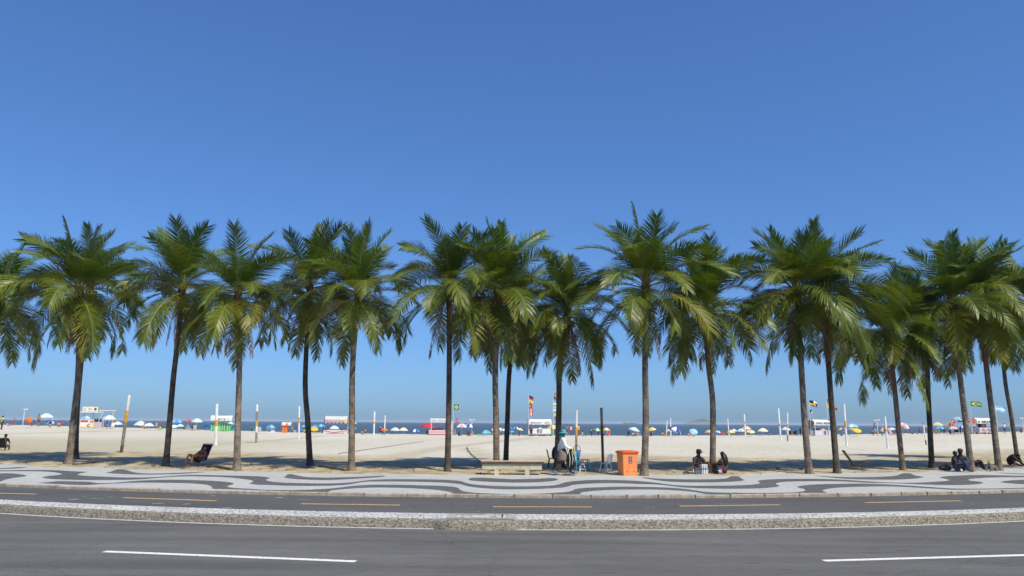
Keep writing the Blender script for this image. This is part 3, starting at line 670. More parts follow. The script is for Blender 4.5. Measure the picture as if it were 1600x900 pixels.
palm('straight grey coconut palm just right of the reclining sunbather', [(370, 734.5), (372, 650), (374, 570)], (372, 462), 0.52, 0.32, 5, 0.88, 5)
palm('dark-trunked coconut palm left of the pale trunk in front of the purple banner tent', [(485, 728), (481, 660), (477, 590)], (484, 450), 0.48, 0.32, 6, 1.02, 4, bark=SHADEB)
palm('pale grey coconut palm standing in front of the purple banner tent', [(549, 736), (550, 660), (551, 570)], (560, 462), 0.50, 0.34, 7, 0.96, 2)
palm('coconut palm with black shaded trunk left of the concrete bench', [(699, 736.5), (701, 650), (702, 560)], (702, 449), 0.46, 0.34, 8, 0.93, 1, bark=SHADEB)
palm('mottled coconut palm rising behind the middle of the concrete bench', [(776, 735), (775, 650), (774, 580)], (779, 456), 0.50, 0.38, 9, 1.04, 3)
palm('dark slanting coconut palm behind the bench, right of the mottled trunk', [(790, 727), (793, 650), (796, 580)], (806, 478), 0.44, 0.36, 10, 0.98, 5, bark=SHADEB)
palm('low-crowned coconut palm rising above the seated person in black', [(870, 735), (873, 650), (875, 560)], (886, 489), 0.50, 0.34, 11, 0.90, 3, bark=SHADEB)
palm('tall coconut palm beside the orange bin', [(1006, 743), (1009, 660), (1008, 570)], (1009, 447), 0.50, 0.36, 12, 1.01, 2)
palm('coconut palm between the seated man in a cap and the long-haired woman', [(1113, 739), (1114, 670), (1113, 620), (1106, 560)], (1102, 482), 0.44, 0.36, 13, 1.0, 3)
palm('coconut palm with lit grey trunk directly left of the stall numbered 81', [(1265, 740), (1259, 680), (1253, 590)], (1245, 456), 0.50, 0.36, 14, 0.98, 3)
palm('dark coconut palm directly right of the stall numbered 81', [(1308, 739), (1303, 680), (1296, 590)], (1288, 462), 0.48, 0.34, 15, 1.0, 4, bark=SHADEB)
palm('small dark-crowned coconut palm right of the empty deck chair', [(1411, 735), (1404, 670), (1397, 600)], (1388, 520), 0.42, 0.34, 16, 0.98, 3)
palm('coconut palm with black trunk left of the couple seated on the sand', [(1456, 731), (1453, 670), (1450, 610)], (1447, 508), 0.44, 0.36, 17, 0.92, 4, (2, 6, 6, 6, 6, 4), bark=SHADEB)
palm('ringed coconut palm rising beside the couple seated on the sand', [(1518, 736), (1509, 660), (1499, 580)], (1489, 476), 0.50, 0.34, 18, 1.10, 2)
palm('leaning coconut palm in front of the stall farthest right', [(1561, 735), (1552, 660), (1542, 580)], (1532, 470), 0.50, 0.34, 19, 1.10, 3)
palm('thin dark coconut palm beside the person bent over a pink towel', [(1590, 720), (1580, 650), (1570, 590)], (1562, 484), 0.40, 0.32, 20, 1.04, 4, bark=SHADEB)
palm('coconut palm whose crown is cut by the right edge of the picture', [(1640, 734), (1630, 650)], (1618, 478), 0.48, 0.34, 21, 1.08, 3)
# ------------------------------------------------------------------ people
JB = dict(pel=(0, 0, .95), spi=(0, .01, 1.14), che=(0, .01, 1.34), nec=(0, .01, 1.50), hb=(0, -.01, 1.57), ht=(0, -.015, 1.69),
          sL=(.18, .01, 1.41), eL=(.235, .03, 1.13), wL=(.25, -.05, .89), hL=(.25, -.08, .81), pL=(.09, 0, .90), kL=(.10, -.02, .49), aL=(.10, .03, .08), tL=(.11, -.14, .03),
          sR=(-.18, .01, 1.41), eR=(-.235, .03, 1.13), wR=(-.25, -.05, .89), hR=(-.25, -.08, .81), pR=(-.09, 0, .90), kR=(-.10, -.02, .49), aR=(-.10, .03, .08), tR=(-.11, -.14, .03))
JR = dict(pel=.135, spi=.12, che=.14, nec=.055, hb=.082, ht=.075, s=.062, e=.043, w=.03, h=.036, p=.09, k=.058, a=.04, t=.034)
BONES = [('pel', 'spi', 'belly'), ('spi', 'che', 'chest'), ('che', 'nec', 'collar'), ('nec', 'hb', 'neck'), ('hb', 'ht', 'head')]
for S_ in 'LR':
    BONES += [('che', 's' + S_, 'shoulder'), ('s' + S_, 'e' + S_, 'arm'), ('e' + S_, 'w' + S_, 'fore'), ('w' + S_, 'h' + S_, 'hand'),
              ('pel', 'p' + S_, 'hip'), ('p' + S_, 'k' + S_, 'thigh'), ('k' + S_, 'a' + S_, 'shin'), ('a' + S_, 't' + S_, 'foot')]
def both(**kw):
    d = {}
    for k_, v in kw.items(): d[k_ + 'L'] = v; d[k_ + 'R'] = (-v[0], v[1], v[2])
    return d
POSES = {
 'stand': {},
 'akimbo': dict(**both(e=(.36, .06, 1.16), w=(.2, -.03, 1.0), h=(.15, -.05, .97))),
 'walk': dict(kL=(.09, -.18, .52), aL=(.09, -.30, .09), tL=(.10, -.47, .06), kR=(-.09, .08, .50), aR=(-.09, .36, .16), tR=(-.09, .26, .04), eL=(.24, .14, 1.15), wL=(.24, .16, .92), hL=(.24, .15, .83), eR=(-.23, -.08, 1.13), wR=(-.2, -.28, 1.03), hR=(-.18, -.35, 1.02)),
 'sit': dict(pel=(0, 0, .13), spi=(0, .04, .31), che=(0, .03, .50), nec=(0, .0, .65), hb=(0, -.03, .72), ht=(0, -.05, .84), **both(s=(.18, .02, .56), e=(.27, -.10, .36), w=(.17, -.30, .38), h=(.12, -.36, .40), p=(.09, -.02, .11), k=(.15, -.40, .44), a=(.13, -.52, .08), t=(.14, -.66, .035))),
 'lounge': dict(pel=(0, 0, .14), spi=(0, .12, .27), che=(0, .22, .42), nec=(0, .27, .56), hb=(0, .26, .63), ht=(0, .25, .76), **both(s=(.18, .24, .48), e=(.28, .32, .24), w=(.28, .40, .05), h=(.28, .36, .03), p=(.09, -.02, .11), k=(.12, -.42, .22), a=(.11, -.82, .08), t=(.12, -.90, .16))),
 'chair': dict(pel=(0, 0, .50), spi=(0, .02, .68), che=(0, 0, .88), nec=(0, -.03, 1.03), hb=(0, -.07, 1.09), ht=(0, -.09, 1.21), **both(s=(.18, -.01, .95), e=(.26, -.10, .70), w=(.20, -.32, .66), h=(.16, -.39, .66), p=(.09, -.02, .48), k=(.12, -.44, .50), a=(.12, -.42, .08), t=(.13, -.58, .035))),
 'bend': dict(pel=(0, .12, .90), spi=(0, .0, 1.04), che=(0, -.18, 1.10), nec=(0, -.33, 1.12), hb=(0, -.40, 1.10), ht=(0, -.52, 1.06), **both(s=(.18, -.24, 1.08), e=(.22, -.30, .82), w=(.18, -.38, .60), h=(.16, -.40, .52), p=(.09, .10, .86), k=(.11, .0, .48), a=(.11, .06, .08), t=(.12, -.11, .03))),
 'squat': dict(pel=(0, .06, .30), spi=(0, .02, .48), che=(0, -.05, .66), nec=(0, -.10, .80), hb=(0, -.14, .86), ht=(0, -.17, .98), **both(s=(.18, -.06, .72), e=(.25, -.24, .52), w=(.15, -.42, .44), h=(.12, -.48, .42), p=(.09, .03, .28), k=(.17, -.36, .50), a=(.14, -.14, .09), t=(.16, -.32, .035))),
}
_pm = {}
def pose_mesh(pose, J=None, slim=1.0, fingers=False, sub=1):
    key = (pose, slim, fingers)
    if J is None and key in _pm: return _pm[key]
    JJ = dict(JB); JJ.update(POSES[pose] if J is None else J)
    names = list(JJ); idx = {n_: i for i, n_ in enumerate(names)}
    bm = bmesh.new(); sk = bm.verts.layers.skin.verify(); vs_ = []
    for n_ in names:
        v = bm.verts.new(JJ[n_]); r = JR.get(n_) or JR[n_[0]]
        r *= slim if n_ not in ('hb', 'ht') else 1
        v[sk].radius = (r, r * (0.74 if n_ in ('pel', 'spi', 'che') else 1)); v[sk].use_root = (n_ == 'pel'); vs_.append(v)
    for a, b, _n in BONES: bm.edges.new((vs_[idx[a]], vs_[idx[b]]))
    me = bpy.data.meshes.new('tmp'); bm.to_mesh(me); bm.free()
    o = bpy.data.objects.new('tmp', me); COL.objects.link(o)
    o.modifiers.new('s', 'SKIN').use_smooth_shade = True; o.modifiers.new('u', 'SUBSURF').levels = sub
    dg = bpy.context.evaluated_depsgraph_get(); dg.update()
    out = bpy.data.meshes.new_from_object(o.evaluated_get(dg)); bpy.data.objects.remove(o); bpy.data.meshes.remove(me)
    if fingers:                                         # five bent fingers on each hand, rooted in the palm
        V = [tuple(v.co) for v in out.vertices]; Fc = [tuple(p.vertices) for p in out.polygons]; mb = MB(); mb.v = V; mb.f = Fc; mb.m = [0] * len(Fc)
        for S_ in 'LR':
            h = Vector(JJ['h' + S_]); w = Vector(JJ['w' + S_]); d = (h - w).normalized(); sd = d.cross(Vector((0, 0, 1)))
            sd = sd.normalized() if sd.length > .1 else Vector((1, 0, 0)); cu = d.cross(sd).normalized()
            for q, ln in ((-1.5, .062), (-.5, .078), (.5, .082), (1.5, .072)):
                b0 = h + sd * q * .019; mb.tube([b0, b0 + d * ln * .5, b0 + d * ln * .85 + cu * .022, b0 + d * ln + cu * .045], [.010, .0095, .009, .006], 5)
            b0 = w.lerp(h, .35) + sd * .032; mb.tube([b0, b0 + sd * .028 + d * .022, b0 + sd * .034 + d * .055 + cu * .012], [.012, .011, .007], 5)
        out2 = mb.mesh('body', []); bpy.data.meshes.remove(out); out = out2
    out.name = 'body'; out.polygons.foreach_set('use_smooth', [True] * len(out.polygons))
    res = (out, JJ)
    if J is None: _pm[key] = res
    return res
def classify(me, JJ):
    B = [(Vector(JJ[a]), Vector(JJ[b]), n_) for a, b, n_ in BONES]; res = []
    for p in me.polygons:
        c = p.center; best = None
        for a, b, n_ in B:
            ab = b - a; t = max(0, min(1, (c - a).dot(ab) / ab.length_squared)); d = (c - a - ab * t).length
            if best is None or d < best[0]: best = (d, n_, t)
        res.append(best[1:])
    return res
_cl = {}
def cloth_mesh(me, JJ, sel, off, name):
    key = (me.name, tuple(sorted(sel.items())), off)
    if key in _cl: return _cl[key]
    k2 = ('c', me.name)
    if k2 not in _cl: _cl[k2] = classify(me, JJ)
    fs = [p for p, (n_, t) in zip(me.polygons, _cl[k2]) if n_ in sel and sel[n_][0] <= t <= sel[n_][1]]
    mp = {}; V = []; Fc = []
    for p in fs:
        f = []
        for i in p.vertices:
            if i not in mp:
                mp[i] = len(V); v = me.vertices[i]; V.append(tuple(v.co + v.normal * off))
            f.append(mp[i])
        Fc.append(tuple(f))
    m = bpy.data.meshes.new(name); m.from_pydata(V, [], Fc); m.polygons.foreach_set('use_smooth', [True] * len(Fc)); _cl[key] = m
    return m
ALL = (0, 1)
WEAR = {'shirt': dict(belly=ALL, chest=ALL, collar=ALL, shoulder=ALL, arm=(0, .6)), 'vest': dict(belly=ALL, chest=ALL, collar=(0, .5), shoulder=(0, .9)),
        'shorts': dict(hip=ALL, thigh=(0, .7), belly=(0, .25)), 'trousers': dict(hip=ALL, thigh=ALL, shin=(0, .92), belly=(0, .25)), 'briefs': dict(hip=ALL, thigh=(0, .18), belly=(0, .12)),
        'bikini_top': dict(chest=(.35, 1)), 'long_sleeves': dict(belly=ALL, chest=ALL, collar=ALL, shoulder=ALL, arm=ALL, fore=(0, .95)), 'shoes': dict(foot=ALL, shin=(.93, 1))}
SKINS = [mat('skin_%d' % i, srgb(*c), 0.55, tuple(x * .9 for x in srgb(*c)), 3, bump=0.02) for i, c in enumerate([(205, 150, 118), (176, 118, 84), (134, 86, 58), (84, 54, 40), (52, 36, 30)])]
HAIR = flat('dark_hair', (28, 22, 20), 0.5)
def set_mat(o, m):
    if len(o.data.materials) == 0: o.data.materials.append(None)
    o.material_slots[0].link = 'OBJECT'; o.material_slots[0].material = m; return o
def person(label, loc, rz, pose='stand', skin=1, wear=(), hair=True, hat=None, h=1.0, group='bathers along the water edge', J=None, slim=1.0, near=False):
    root = thing('person', label, 'person', loc, rz, group); root.scale = (h, h, h)
    me, JJ = pose_mesh(pose, J, slim, near, 2 if near else 1)
    b = set_mat(put('body', me, root), SKINS[skin])
    for k_, m in wear:
        off = 0.014 if near else 0.018
        set_mat(put(k_ if k_ != 'vest' else 'tank_top', cloth_mesh(me, JJ, WEAR[k_], off + (0.006 if k_ in ('shirt', 'vest', 'long_sleeves') else 0), k_), root), m)
    hb, ht = Vector(JJ['hb']), Vector(JJ['ht']); c = hb.lerp(ht, .62); ax = (ht - hb).normalized()
    M = ax.to_track_quat('Z', 'Y').to_matrix()
    if hair:
        mb = MB(); prof = [(.086, -.05), (.099, 0.0), (.097, .05), (.07, .098), (.02, .115)]
        back = Vector((0, .018, 0)); mb.lathe(prof, 10, c + back, .92, 1.0, M); mb.build('hair', HAIR if hair is True else hair, root, True)
    if hat:
        kind, m = hat; mb = MB()
        mb.lathe([(.108, .01), (.108, .07), (.085, .115), (.03, .128)], 12, c, .95, 1.05, M)
        if kind == 'brim': mb.lathe([(.1, .012), (.205, -.012), (.205, -.004), (.1, .03)], 14, c, 1, 1, M)
        if kind == 'cap':
            P_ = [M @ Vector((x, y, .022)) + c for x, y in ((-.085, -.06), (.085, -.06), (.07, -.19), (-.07, -.19))]
            mb.add(P_ + [p + Vector((0, 0, .012)) for p in P_], [(3, 2, 1, 0), (4, 5, 6, 7), (0, 1, 5, 4), (1, 2, 6, 5), (2, 3, 7, 6), (3, 0, 4, 7)])
        mb.build('hat' if kind == 'brim' else 'cap', m, root, True)
    return root
C = {k_: flat('cloth_' + k_, v) for k_, v in dict(white=(232, 232, 230), black=(26, 25, 28), navy=(38, 46, 82), blue=(48, 92, 178), sky=(128, 190, 226), cyan=(70, 178, 214), teal=(64, 170, 168), green=(46, 128, 66), lime=(140, 200, 90), yellow=(236, 200, 48), orange=(232, 122, 52), red=(206, 48, 48), maroon=(104, 34, 40), pink=(232, 140, 150), purple=(128, 84, 160), grey=(150, 150, 152), dgrey=(70, 70, 74), brown=(104, 70, 50), tan=(196, 160, 116), cream=(238, 222, 186), taupe=(128, 112, 104), amber=(238, 176, 70)).items()}

# ------------------------------------------------------------------ umbrellas
UMB_GROUP = 'parasols along the water edge'
POLE_W = flat('white_pole', (225, 225, 222), 0.4); POLE_G = flat('grey_pole', (150, 152, 155), 0.4)
def umb_cloth(n, rgb):
    return mat('parasol_' + n, srgb(*rgb), 0.75, tuple(x * .93 for x in srgb(*rgb)), 2.0, trans=0.3)
U = {k_: umb_cloth(k_, v) for k_, v in dict(white=(236, 240, 242), ice=(206, 228, 240), sky=(150, 206, 238), azure=(72, 160, 224), blue=(40, 84, 190), teal=(84, 196, 200), yellow=(244, 214, 60), cream=(246, 232, 190), amber=(242, 184, 76), orange=(238, 126, 56), red=(216, 56, 62), pink=(240, 176, 180), purple=(150, 100, 190), green=(90, 170, 100)).items()}
_um = {}
def canopy_mesh(c1, c2, dome):
    key = (c1, c2, dome)
    if key in _um: return _um[key]
    mb = MB(); n = 8; rings = [(0.02, dome), (0.34, dome * .86), (0.7, dome * .48), (1.0, 0.0), (1.0, -0.10)]
    V = []
    for j, (r, z) in enumerate(rings):
        for k_ in range(n * 2):
            a = PI * k_ / n; rr = r * (1 if k_ % 2 == 0 or j == 0 else 0.955); V.append((rr * math.cos(a), rr * math.sin(a), z - (0.03 * r if k_ % 2 else 0)))
    Fc = []
    m_ = n * 2
    for j in range(len(rings) - 1):
        for k_ in range(m_):
            Fc.append((j * m_ + k_, (j + 1) * m_ + k_, (j + 1) * m_ + (k_ + 1) % m_, j * m_ + (k_ + 1) % m_)); mb.m.append(((k_ + 0) // 2) % 2)
    Fc.append(tuple(reversed(range(m_)))); mb.m.append(0)
    mb.v = V; mb.f = Fc
    _um[key] = mb.mesh('canopy', [U[c1], U[c2]]); return _um[key]
_pole = MB().tube([(0, 0, 0), (0, 0, 1)], 0.022, 6).mesh('pole', POLE_W)
def umbrella(label, x0, x1, yt, yb, c1, c2, D=None, tilt=0, toward=0, spin=None, seed=None):
    cx = (x0 + x1) / 2; r = random.Random(int(cx * 7 + yt)); D = D or r.uniform(116, 131)
    top = at_y(cx, yt, D); s = ppm(top); rad = (x1 - x0) / 2 / s
    gz = terr(top.x, D) - 0.05
    root = thing('beach_umbrella', label, 'parasol', (top.x, D, gz), 0, UMB_GROUP)
    dome = max(0.22, min(0.55, (yb - yt) / s / rad * (0.9 if not toward else .4)))
    hgt = top.z - gz; drop = dome * rad
    M = Matrix.Rotation(R_(tilt), 3, 'Y') @ Matrix.Rotation(R_(toward), 3, 'X')
    hub = Vector((0, 0, max(0.35, hgt - drop)))
    put('canopy', canopy_mesh(c1, c2, round(dome, 1)), root, hub, (M @ Matrix.Rotation(r.uniform(0, 1.5) if spin is None else spin, 3, 'Z')).to_euler(), rad)
    kn_ = hub - M @ Vector((0, 0, min(hub.z * .6, 0.9)))
    MB().tube([(0, 0, 0), tuple(kn_), tuple(hub + M @ Vector((0, 0, drop * .9)))], 0.025, 6).build('pole', POLE_W, root)
    return root
# ------------------------------------------------------------------ volleyball and goal posts on the sand
M_PW = mat('post_white', srgb(235, 236, 238), 0.55, srgb(205, 206, 208), 4, 6, 0.1, stretch=(1, 1, .4))
M_PY = mat('post_yellow', srgb(226, 182, 50), 0.6, srgb(196, 140, 38), 5, 6, 0.1)
M_PG = mat('post_weathered', srgb(160, 154, 146), 0.85, srgb(92, 84, 76), 6, 8, 0.4, 20, stretch=(2, 2, .5))
M_PD = mat('post_dark_wood', srgb(92, 86, 76), 0.9, srgb(52, 46, 38), 6, 8, 0.4, 20, stretch=(2, 2, .4))
def post(label, top, base, w, segs):
    """segs: list of (pixel y of lower end, material, part name)"""
    b = hit(*base); t = at_y(top[0], top[1], b.y); ax = t - b; s = ppm(b)
    root = thing('beach_post', label, 'post', b, 0, 'net and goal posts on the sand'); y0 = top[1]; H = base[1] - top[1]
    for k_, (y1, m, nm) in enumerate(segs):
        u0 = 1 - (y0 - top[1]) / H; u1 = 1 - (min(y1, base[1]) - top[1]) / H
        if y1 >= base[1]: u1 = -0.06
        rr = w / s / 2 * (1.06 if 'band' in nm else 1.0)
        MB().tube([ax * u1, ax * u0], rr, 12).build(nm, m, root); y0 = y1
WH = lambda y0, y1, yb: [(y0, M_PW, 'upper_shaft'), (y1, M_PY, 'painted_band'), (yb, M_PW, 'lower_shaft')]
post('tilted white post with yellow band and grey lower half, right of the leaning palm pair', (202, 617), (189.5, 707), 4.6, [(642, M_PW, 'upper_shaft'), (660, M_PY, 'painted_band'), (696, M_PG, 'worn_shaft'), (707, M_PD, 'wooden_foot')])
post('white post with yellow band in front of the green stall', (339, 631), (337, 695.5), 4.4, [(656, M_PW, 'upper_shaft'), (666, M_PY, 'painted_band'), (696, M_PW, 'lower_shaft')])
post('weathered grey post with yellow band right of the green stall', (401.7, 632), (400.5, 691), 3.4, [(643, M_PW, 'upper_shaft'), (657, M_PG, 'worn_shaft'), (666, M_PY, 'painted_band'), (676, M_PW, 'lower_shaft'), (691, M_PG, 'worn_foot')])
post('thin white post with yellow band beside the orange cabinet', (467.8, 635), (466.8, 685.5), 2.6, WH(652, 661, 686))
post('thicker and left of two white posts standing right of the purple banner tent', (585.3, 643), (584, 679.3), 2.7, WH(659, 662, 680))
post('thinner and right of two white posts standing right of the purple banner tent', (601.8, 649), (600.6, 679.8), 1.9, [(670, M_PW, 'upper_shaft'), (674, M_PY, 'painted_band'), (680, M_PG, 'worn_foot')])
post('white post with yellow band behind the walking vendor', (900.8, 641), (900.5, 711), 3.6, [(668, M_PW, 'upper_shaft'), (681, M_PY, 'painted_band'), (711, M_PG, 'worn_shaft')])
post('dark weathered wooden post between the vendor and the orange bin', (939.5, 637), (942.5, 733), 4.2, [(664, M_PG, 'upper_shaft'), (679, mat('post_ochre', srgb(150, 104, 34), .8, srgb(84, 56, 24), 6, 6), 'painted_band'), (733, M_PD, 'lower_shaft')])
post('shorter of the paired thin white posts right of the orange bin', (1042.2, 657), (1041, 680.6), 1.8, [(676, M_PW, 'upper_shaft'), (681, M_PY, 'painted_band')])
post('taller of the paired thin white posts right of the orange bin', (1047.6, 653), (1048.2, 681), 1.8, [(681, M_PW, 'shaft')])
post('thin plain white post right of the long-haired woman', (1136.8, 654), (1139.2, 681), 1.8, [(681, M_PW, 'shaft')])
post('white post with yellow band above the yellow parasol, left of the tilted tall post', (1162.6, 647), (1164.8, 682.5), 2.3, WH(659, 662, 683))
post('tilted white post with orange band left of the weathered slim post near stall 81', (1216, 638), (1220, 688.5), 2.8, WH(662, 666, 689))
post('slim weathered post between the tilted white post and stall 81', (1230.3, 645), (1230.8, 689.5), 2.4, [(663, M_PW, 'upper_shaft'), (669, M_PY, 'painted_band'), (680, M_PW, 'lower_shaft'), (690, M_PG, 'worn_foot')])
post('tall tilted white post with yellow band right of the dark palm at stall 81', (1318.6, 631), (1323.2, 696.5), 3.1, WH(658, 669, 697))
post('tilted white post with yellow band above the empty deck chair', (1382.6, 651), (1387.4, 701.5), 3.0, WH(670, 674.5, 702))
post('leaning thin white post with red tip left of the black palm trunk at right', (1442, 660), (1447.2, 695), 1.9, [(663.5, flat('post_red', (190, 110, 100)), 'tip'), (688, M_PW, 'shaft'), (695, M_PD, 'worn_foot')])

# ------------------------------------------------------------------ bench
b0 = at_z(800, 744.3, Z_PROM); s = ppm(b0); bx = b0.x; by = bA(bx) + 0.25
bn = thing('bench', 'concrete bench with brown-edged top at the edge of the promenade', 'bench', (bx, by, Z_PROM - 0.01), 0.012)
xw = lambda px: (px - 800) / s
def cbox(mb, x0, x1, y0, y1, z0, z1, bv=0.012):
    bm = bmesh.new(); bmesh.ops.create_cube(bm, size=1)
    for v in bm.verts: v.co = ((x0 + x1) / 2 + v.co.x * (x1 - x0), (y0 + y1) / 2 + v.co.y * (y1 - y0), (z0 + z1) / 2 + v.co.z * (z1 - z0))
    bmesh.ops.bevel(bm, geom=bm.edges[:], offset=bv, segments=2, affect='EDGES')
    bm.verts.index_update(); mb.add([v.co[:] for v in bm.verts], [[v.index for v in f.verts] for f in bm.faces]); bm.free(); return mb
cbox(MB(), xw(752), xw(848), 0.06, 0.52, 0.215, 0.455).build('beam', M_CONC, bn)
cbox(MB(), xw(749.5), xw(851), 0.0, 0.58, 0.457, 0.55).build('seat_slab', mat('worn_slab', srgb(108, 78, 62), .8, srgb(74, 52, 42), 5, 8, .3), bn)
cbox(MB(), xw(749.8), xw(850.7), 0.004, 0.576, 0.552, 0.568, .004).build('seat_top', mat('slab_top', srgb(205, 202, 198), .7, srgb(170, 165, 158), 5, 8, .2), bn)
cbox(MB(), xw(771.5), xw(778.8), 0.03, 0.50, -0.05, 0.213).build('leg', M_CONC, bn)
cbox(MB(), xw(820.5), xw(828), 0.03, 0.50, -0.05, 0.213).build('leg', M_CONC, bn)

# ------------------------------------------------------------------ orange litter bin
p = at_z(983, 743.5, Z_PROM); s = ppm(p)
M_OR = mat('bin_orange', srgb(238, 148, 86), 0.5, srgb(232, 136, 74), 3, 5, .05, 20); M_ORD = mat('bin_rim', srgb(226, 104, 44), 0.5, srgb(210, 92, 38), 3)
bi = thing('litter_bin', 'large orange plastic litter bin with purple emblem beside the tall palm', 'bin', (p.x, bA(p.x) + 0.30, Z_PROM), R_(15)); bi.scale = (.93, .93, .96)
def frustum(levels, bv=0.0):
    mb = MB(); o = 0; V = []; n = 16
    for (wx, wy, z, rc) in levels:
        ring = []
        for cx, cy, a0 in ((1, -1, -90), (1, 1, 0), (-1, 1, 90), (-1, -1, 180)):
            for q in range(4):
                a = R_(a0 + 30 * q); ring.append((cx * (wx / 2 - rc) + rc * math.cos(a), cy * (wy / 2 - rc) + rc * math.sin(a), z))
        V += ring
    Fc = [(j * n + k_, j * n + (k_ + 1) % n, (j + 1) * n + (k_ + 1) % n, (j + 1) * n + k_) for j in range(len(levels) - 1) for k_ in range(n)]
    Fc += [tuple(reversed(range(n))), tuple((len(levels) - 1) * n + k_ for k_ in range(n))]
    return mb.add(V, Fc)
frustum([(.64, .60, .0, .03), (.66, .62, .03, .03), (.71, .67, .60, .03), (.735, .70, .93, .03)]).build('body', M_OR, bi)
frustum([(.74, .70, .92, .03), (.82, .78, .945, .04), (.84, .80, .975, .04), (.84, .80, 1.0, .04), (.80, .76, 1.012, .04)]).build('rim', M_ORD, bi)
frustum([(.76, .74, 1.013, .07), (.76, .74, 1.03, .07), (.70, .68, 1.045, .07)]).build('lid', M_ORD, bi)
MB().tube([(-.38, -.0, .985), (-.46, -.0, .99), (-.46, .25, .99), (-.38, .25, .985)], .018, 6).build('handle', flat('bin_handle', (96, 78, 70)), bi)
tl = math.atan((.735 - .66) / 2 / .93)
mbE = MB(); cbox(mbE, -.085, .085, -.004, .004, -.15, .15, .003)
e = mbE.build('emblem', flat('emblem_purple', (92, 66, 132)), bi); e.location = (0, -.3435, .66); e.rotation_euler = (tl, 0, 0)
M_EO = flat('emblem_orange', (226, 140, 96)); M_EW = flat('emblem_light', (208, 190, 200))
mk = MB(); mk.tube([(.045 * math.cos(a), -.0075, .02 + .075 * math.sin(a)) for a in [2 * PI * q / 16 for q in range(17)]], .009, 5, False); mk.box((0, -.0065, .0), (.028, .005, .19)); mk.build('emblem_figure', M_EO, e)
MB().box((0, -.0065, -.115), (.12, .005, .022)).build('emblem_band', M_EW, e); MB().box((0, -.0065, .122), (.10, .005, .016)).build('emblem_band', M_EW, e)
for sx_ in (-.17, .17):
    m2 = MB().lathe([(.022, -.004), (.022, .008), (.012, .012)], 10, (0, 0, 0), M=Matrix.Rotation(R_(90), 3, 'X')); o = m2.build('bolt', flat('bolt_dark', (52, 40, 36)), bi); o.location = (sx_, -.322, .17)

# ------------------------------------------------------------------ chairs and stools
def beach_chair(label, loc, rz, cloth, cloth2=None, frame=POLE_G, scale=1.0, cat='chair', group=None):
    root = thing('beach_chair', label, cat, loc, rz, group); root.scale = (scale,) * 3
    def sling(pts, w, t=.012):
        mb = MB(); V = []
        for (y, z) in pts: V += [(-w / 2, y, z), (w / 2, y, z), (w / 2, y + t * .3, z - t), (-w / 2, y + t * .3, z - t)]
        Fc = [(4 * j + k_, 4 * j + (k_ + 1) % 4, 4 * j + 4 + (k_ + 1) % 4, 4 * j + 4 + k_) for j in range(len(pts) - 1) for k_ in range(4)]
        Fc += [(3, 2, 1, 0), tuple(4 * (len(pts) - 1) + k_ for k_ in range(4))]; return mb.add(V, Fc)
    sling([(-.28, .30), (-.12, .24), (.08, .20), (.20, .22)], .52).build('seat', cloth, root)
    sling([(.21, .225), (.30, .42), (.42, .66), (.56, .96)], .54).build('backrest', cloth2 or cloth, root)
    for sx_ in (-.29, .29):
        MB().tube([(sx_, -.30, .31), (sx_, .20, .21), (sx_, .58, .98)], .013, 6).build('side_rail', frame, root)
        MB().tube([(sx_, -.26, 0), (sx_, .12, .40), (sx_, .36, .46)], .012, 6).build('leg', frame, root)
        MB().tube([(sx_, .42, 0), (sx_, -.05, .38), (sx_, -.26, .44)], .012, 6).build('leg', frame, root)
        MB().tube([(sx_ * 1.04, -.26, .455), (sx_ * 1.04, .36, .475)], .018, 6, True, .6).build('armrest', frame, root)
    MB().tube([(-.29, .58, .98), (.29, .58, .98)], .013, 6).build('top_rail', frame, root)
    return root
def stool(label, loc, rz, m, h=.45, w=.34, back=0.0, scale=1.0, name='stool', group=None):
    root = thing(name, label, name.replace('_', ' ').split()[-1], loc, rz, group); root.scale = (scale,) * 3
    cbox(MB(), -w / 2, w / 2, -w / 2, w / 2, h - .03, h, .008).build('seat', m, root)
    for sx_ in (-1, 1):
        for sy in (-1, 1):
            MB().tube([(sx_ * (w / 2 + .03), sy * (w / 2 + .03), 0), (sx_ * (w / 2 - .03), sy * (w / 2 - .03), h - .03)], [.022, .026], 6).build('leg', m, root)
    for sy in (-1, 1):
        MB().tube([(-w / 2, sy * (w / 2 + .01), h * .32), (w / 2, sy * (w / 2 + .01), h * .32)], .014, 5).build('stretcher', m, root)
    if back:
        MB().tube([(-w / 2 + .02, w / 2 - .01, h), (-w / 2, w / 2 + .08, h + back), (0, w / 2 + .10, h + back + .03), (w / 2, w / 2 + .08, h + back), (w / 2 - .02, w / 2 - .01, h)], .02, 6).build('back_hoop', m, root)
        for q in (-.09, 0, .09): MB().box((q, w / 2 + .04, h + back / 2), (.05, .012, back), Matrix.Rotation(-.22, 3, 'X')).build('back_slat', m, root)
    return root
PW = flat('white_plastic', (226, 230, 232), .4); PT = flat('pale_teal_plastic', (150, 186, 186), .4); PB = flat('black_plastic', (30, 28, 30), .45)
stool('low white plastic step stool beside the walking vendor', hit(907.5, 737), .5, PW, .34, .26)
stool('pale teal plastic stool behind the white step stool', hit(914.5, 734), .2, PT, .46, .34)
stool('white plastic chair at the foot of the dark wooden post', hit(947, 737.5), -2.3, PW, .40, .34, .34, name='plastic_chair')

